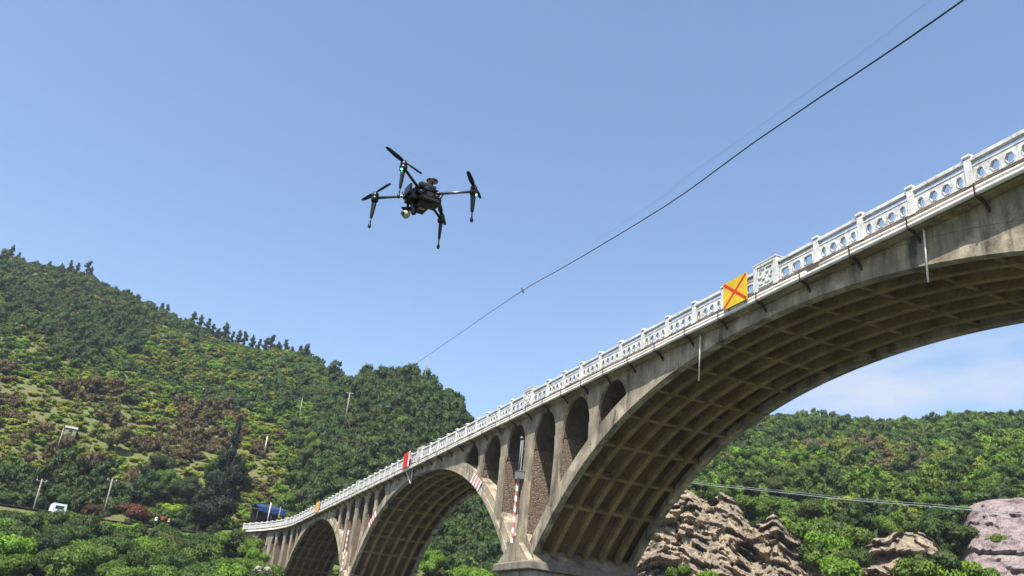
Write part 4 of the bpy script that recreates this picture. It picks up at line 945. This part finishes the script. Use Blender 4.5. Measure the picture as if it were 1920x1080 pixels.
# ------------------------------------------------------------------ cables
def plane_points(A, B, pix):
    """points of a cable hanging in the vertical plane through A and B, seen at the given pixels"""
    A, B = np.array(A), np.array(B); d = B-A; n = np.cross(d, [0, 0, 1]); out_ = []
    for q in pix:
        r = ray(*q); out_.append(r*(A@n)/(r@n))
    return out_
A = at(766, 691, 297); B = at(2060, -175, 9.5)
pix = [(845, 637), (910, 592), (980, 545), (1055, 502), (1130, 458), (1260, 378), (1400, 277), (1540, 181), (1680, 88), (1800, 4), (1930, -88)]
P_ = [A]+plane_points(A, B, pix)+[B]; _d = (P_[-1]-P_[-2])/np.linalg.norm(P_[-1]-P_[-2]); P_ += [P_[-1]+_d*15+np.array([0, 0, .1]), P_[-1]+_d*45+np.array([0, 0, 1.0])]
def smooth_curve(P, n=14):
    P = [Vector(p) for p in P]; out_ = []
    for i in range(len(P)-1):
        p0, p1, p2, p3 = P[max(i-1, 0)], P[i], P[i+1], P[min(i+2, len(P)-1)]
        for k in range(n):
            t_ = k/n; out_.append(.5*((2*p1)+(p2-p0)*t_+(2*p0-5*p1+4*p2-p3)*t_*t_+(3*p1-p0-3*p2+p3)*t_**3))
    return out_+[P[-1]]
crv = smooth_curve(P_, 10)
cab = thing('overhead_cable', 'thick dark bundled cable sweeping down across the sky to the pole on the crest', 'cable', tuple(A))
for ph in (0, 2.1, 4.2):
    b_ = MB(); q = []; acc = 0
    for i, p in enumerate(crv):
        acc += (crv[i]-crv[i-1]).length if i else 0
        a = acc*.8+ph; w = .008+.00006*p.length; q.append((p.x+w*math.cos(a), p.y, p.z+w*math.sin(a)))
    b_.tube(q, [(.0075+.00008*p.length) for p in crv], 6); own(b_.build('strand', M['cable'], smooth=True), cab)
b_ = MB(); j = Vector(P_[3]); b_.lathe(tuple(j), (-.3, .4, 1), [(.02, -.2), (.05, -.15), (.05, .15), (.02, .3)], 8); own(b_.build('clamp', M['cable']), cab)
def wire(name, P, r, mat, label):
    b_ = MB(); b_.tube(P, r, 5); return tag(b_.build(name, M[mat], smooth=True), label, 'wire')
A2 = pt2-np.array([0, 0, .1]); B2 = at(1850, -80, 26)
wire('thin_wire', smooth_curve([A2]+plane_points(A2, B2, [(1090, 470), (1260, 350), (1440, 225), (1600, 110), (1742, 2)])+[B2, B2+(B2-np.array(plane_points(A2, B2, [(1742, 2)])[0]))*4], 6), .0065, 'palecable', 'very thin faint wire crossing the sky above the thick cable')
wire('thin_wire', smooth_curve([tuple(pt1), tuple(at(880, 702, 280)), tuple(at(965, 722, 268)), tuple(at(1090, 745, 250))], 6), .03, 'palecable', 'faint wire running right from the crest pole and vanishing behind the balustrade')
P3 = [at(px, py, d_) for px, py, d_ in ((1150, 880, 118), (1300, 906, 108), (1450, 922, 100), (1600, 938, 94), (1750, 950, 90), (1920, 964, 87), (2200, 975, 84))]
wire('pale_cable', smooth_curve(P3, 6), .034, 'palecable', 'pale grey cable slung low across the wooded slope behind the main arch')
wire('pale_cable', smooth_curve([p+np.array([0, 0, .22]) for p in P3], 6), .02, 'palecable', 'thinner pale cable directly above the low slung one')

# ------------------------------------------------------------------ drone
Dc = np.array([1.03, 4.27, 2.47]); nz3 = np.array([-.03, -.01, 1.]); nz3 /= np.linalg.norm(nz3)
ax = np.array([.78, -.63, .01]); ax -= nz3*(ax@nz3); ax /= np.linalg.norm(ax); ay = np.cross(nz3, ax)
drone = thing('quadcopter_drone', 'black quadcopter drone with four legs and green lamps hovering in the sky', 'drone')
drone.matrix_world = Matrix([[ax[i], ay[i], nz3[i], Dc[i]] for i in range(3)]+[[0, 0, 0, 1]])
def dp(mb, nm, mat, smooth=False, parent=None, label=None):
    o = mb.build(nm, M[mat], smooth=smooth); o.parent = parent or drone
    if label: o['label'] = label
    return o
def rbox(mb, x0, x1, y0, y1, z0, z1, e=.006):
    mb.sweep([[(x0+i, y0+i, z), (x1-i, y0+i, z), (x1-i, y1-i, z), (x0+i, y1-i, z)] for z, i in ((z0, e), (z0+e, 0), (z1-e, 0), (z1, e))])
RZ45 = math.pi/4
def r45(mb, n0): # rotate the newest vertices by 45 degrees
    c_, s_ = math.cos(RZ45), math.sin(RZ45)
    for i in range(n0, len(mb.v)): x, y, z = mb.v[i]; mb.v[i] = (c_*x-s_*y, s_*x+c_*y, z)
def body(nm, mat, boxes, e=.006):
    b_ = MB()
    for q in boxes: rbox(b_, *q, e)
    r45(b_, 0); return dp(b_, nm, mat)
body('centre_frame', 'dblack', [(-.078, .078, -.078, .078, -.018, .0), (-.07, .07, -.07, .07, .022, .036), (-.03, .03, -.085, .085, .0, .022), (-.085, .085, -.03, .03, .0, .022)])
body('upper_deck', 'dgrey', [(-.055, .055, -.062, .062, .036, .062), (-.04, .045, -.035, .04, .062, .082)])
body('battery', 'dblack', [(-.045, .045, -.085, .085, -.085, -.022)], .01)
body('battery_label', 'dlabel', [(-.018, .018, -.012, .012, -.0875, -.0852)], .0005)
body('computer_box', 'dblack', [(-.098, -.05, -.05, .055, -.06, -.012), (.05, .10, -.058, .048, -.052, -.008)], .006)
body('sensor_bar', 'dgrey', [(-.06, .06, -.115, -.092, -.075, -.055), (-.02, .02, -.115, -.085, -.055, -.02)], .004)
body('side_plate', 'dblack', [(-.115, -.100, -.06, .03, -.03, .03)], .003)
for (x, y) in ((-.05, -.092), (.05, -.092), (.104, .0), (-.104, .03), (0, .094)):
    b_ = MB(); b_.lathe((x, y, -.03), (x, y, -.4*abs(y)), [(.014, 0), (.014, .012), (.009, .014)], 10); r45(b_, 0); dp(b_, 'sensor_lens', 'glass', True)
# cable loops
for k, (a, rr, zz) in enumerate(((2.6, .105, .0), (3.4, .11, -.02), (.6, .10, .0), (-.9, .10, -.03))):
    b_ = MB(); c_ = Vector((rr*math.cos(a), rr*math.sin(a), zz)); u = Vector((-math.sin(a), math.cos(a), 0))
    b_.tube([c_+u*.035*math.cos(t_)+Vector((math.cos(a), math.sin(a), 0))*.02*math.sin(t_)+Vector((0, 0, 1))*.035*math.sin(t_) for t_ in np.linspace(0, 2*math.pi, 14)], .0035, 6); dp(b_, 'cable_loop', 'dgrey', True)
# mast with round antenna
b_ = MB(); b_.tube([(.02, .06, .05), (.02, .06, .135)], .004, 8); b_.tube([(.035, .05, .05), (.026, .055, .135)], .003, 6); m_ = dp(b_, 'antenna_mast', 'dgrey', True)
b_ = MB(); b_.lathe((.02, .06, .135), (0, 0, 1), [(.034, 0), (.037, .003), (.037, .009), (.030, .014)], 20); dp(b_, 'antenna_disc', 'dgrey', True)
b_ = MB(); b_.lathe((.02, .06, .1315), (0, 0, 1), [(.026, 0), (.029, .001), (.029, .003), (.018, .003)], 20); b_.lathe((.02, .06, .1295), (0, 0, 1), [(.007, 0), (.007, .004)], 10); dp(b_, 'antenna_ring', 'dwhite', True)
# camera gimbal
gx, gy = -.085, -.02
b_ = MB(); rbox(b_, gx-.03, gx+.03, gy-.03, gy+.03, -.10, -.09); b_.tube([(gx, gy, -.09), (gx, gy, -.02)], .008, 8); dp(b_, 'gimbal_mount', 'dblack')
b_ = MB(); b_.lathe((gx-.005, gy-.0, -.130), (0, 0, 1), [(.0, -.027), (.016, -.022), (.026, -.008), (.026, .008), (.016, .022), (.0, .027)], 16); gb = dp(b_, 'camera_ball', 'dwhite', True)
b_ = MB(); b_.lathe((gx-.012, gy-.022, -.134), (-.2, -1, -.2), [(.012, 0), (.012, .01), (.008, .011)], 12); dp(b_, 'lens', 'glass', True, gb)
b_ = MB(); rbox(b_, gx+.03, gx+.055, gy-.012, gy+.014, -.135, -.08); dp(b_, 'gimbal_arm', 'dblack')
# arms, motors, legs, propellers.  arm directions: +x right, -y far?, -x left, +y
prop_dir = {0: (-.08, 1), 1: (.285, .96), 2: (.845, -.535), 3: (.23, -.97)}
for k, (dx, dy) in enumerate(((1, 0), (0, -1), (-1, 0), (0, 1))):
    d = Vector((dx, dy, 0)); u = Vector((-dy, dx, 0)); tip = d*.325
    b_ = MB(); b_.tube([d*.07+Vector((0, 0, .01)), d*.30+Vector((0, 0, .01))], .0085, 10); arm = dp(b_, 'arm', 'dsilver' if k in (0, 2) else 'dblack', True)
    b_ = MB(); b_.lathe(d*.075+Vector((0, 0, .01)), d, [(.013, 0), (.013, .03), (.010, .034)], 10); dp(b_, 'arm_clamp', 'dblack', True)
    b_ = MB(); b_.lathe(tip, (0, 0, 1), [(.012, -.018), (.022, -.012), (.024, .012), (.021, .016)], 16); mount = dp(b_, 'motor_mount', 'dblack', True)
    b_ = MB(); b_.lathe(tip+Vector((0, 0, .018)), (0, 0, 1), [(.019, 0), (.021, .003), (.021, .022), (.012, .027)], 16); dp(b_, 'motor', 'dgrey', True)
    # leg: tapered fairing, thin strut, rubber foot
    b_ = MB(); q0 = tip+Vector((0, 0, -.01)); dn = (Vector((0, 0, -1))+d*.04).normalized()
    b_.sweep([[q0+dn*h+d*a*w+u*b2*w*.8 for a, b2 in ((1, 0), (.6, .7), (-.6, .7), (-1, 0), (-.6, -.7), (.6, -.7))] for h, w in ((0, .019), (.03, .017), (.08, .014), (.115, .011), (.122, .008))])
    leg = dp(b_, 'leg', 'dblack', True)
    b_ = MB(); b_.tube([q0+dn*.12, q0+dn*.165], .0045, 8); b_.lathe(q0+dn*.16, dn, [(.006, 0), (.0095, .006), (.0105, .02), (.007, .028)], 10); dp(b_, 'foot', 'dgrey', True, leg)
    px_, py_ = prop_dir[k]; pd = Vector((px_, py_, 0)).normalized(); pn = Vector((-pd.y, pd.x, 0)); hub = tip+Vector((0, 0, .048))
    b_ = MB(); b_.lathe(hub-Vector((0, 0, .004)), (0, 0, 1), [(.012, 0), (.012, .01), (.005, .014)], 12)
    for sg in (1, -1):
        secs = []
        for f_ in np.linspace(0, 1, 10):
            rr = .008+.155*f_; ch = (.007+.0135*math.sin(min(1, f_*1.7+.12)*math.pi/2)*(1-.55*f_)) if f_ < .97 else .008; tw = .42*(1-.7*f_); c_ = hub+pd*sg*rr+Vector((0, 0, .006*f_))
            off = pn*sg*ch; zt_ = Vector((0, 0, ch*tw)); th = Vector((0, 0, .0016*(1-.5*f_)))
            secs.append([c_-off-zt_, c_+th, c_+off*.7+zt_*.7, c_-th])
        b_.sweep(secs)
    dp(b_, 'propeller', 'dblack', True)
    if k in (0, 1) :
        b_ = MB(); b_.lathe(tip+d*.018+Vector((0, 0, -.012)), (0, 0, -1), [(.001, -.004), (.0055, -.002), (.0055, .004), (.001, .007)], 10); dp(b_, 'green_lamp', 'led', True)

# ------------------------------------------------------------------ haze
HAZE = .00019
if HAZE:
    b_ = MB(); b_.box(-1510, 1510, -1510, 1510, -7, 235); o = b_.build('haze', bpy.data.materials.new('haze')); m = o.data.materials[0]; m.use_nodes = True; t = m.node_tree
    t.nodes.remove(t.nodes['Principled BSDF']); v = t.nodes.new('ShaderNodeVolumePrincipled'); v.inputs['Density'].default_value = HAZE; v.inputs['Color'].default_value = (.42, .50, .60, 1)
    t.links.new(v.outputs[0], t.nodes['Material Output'].inputs['Volume']); tag(o, kind='stuff')
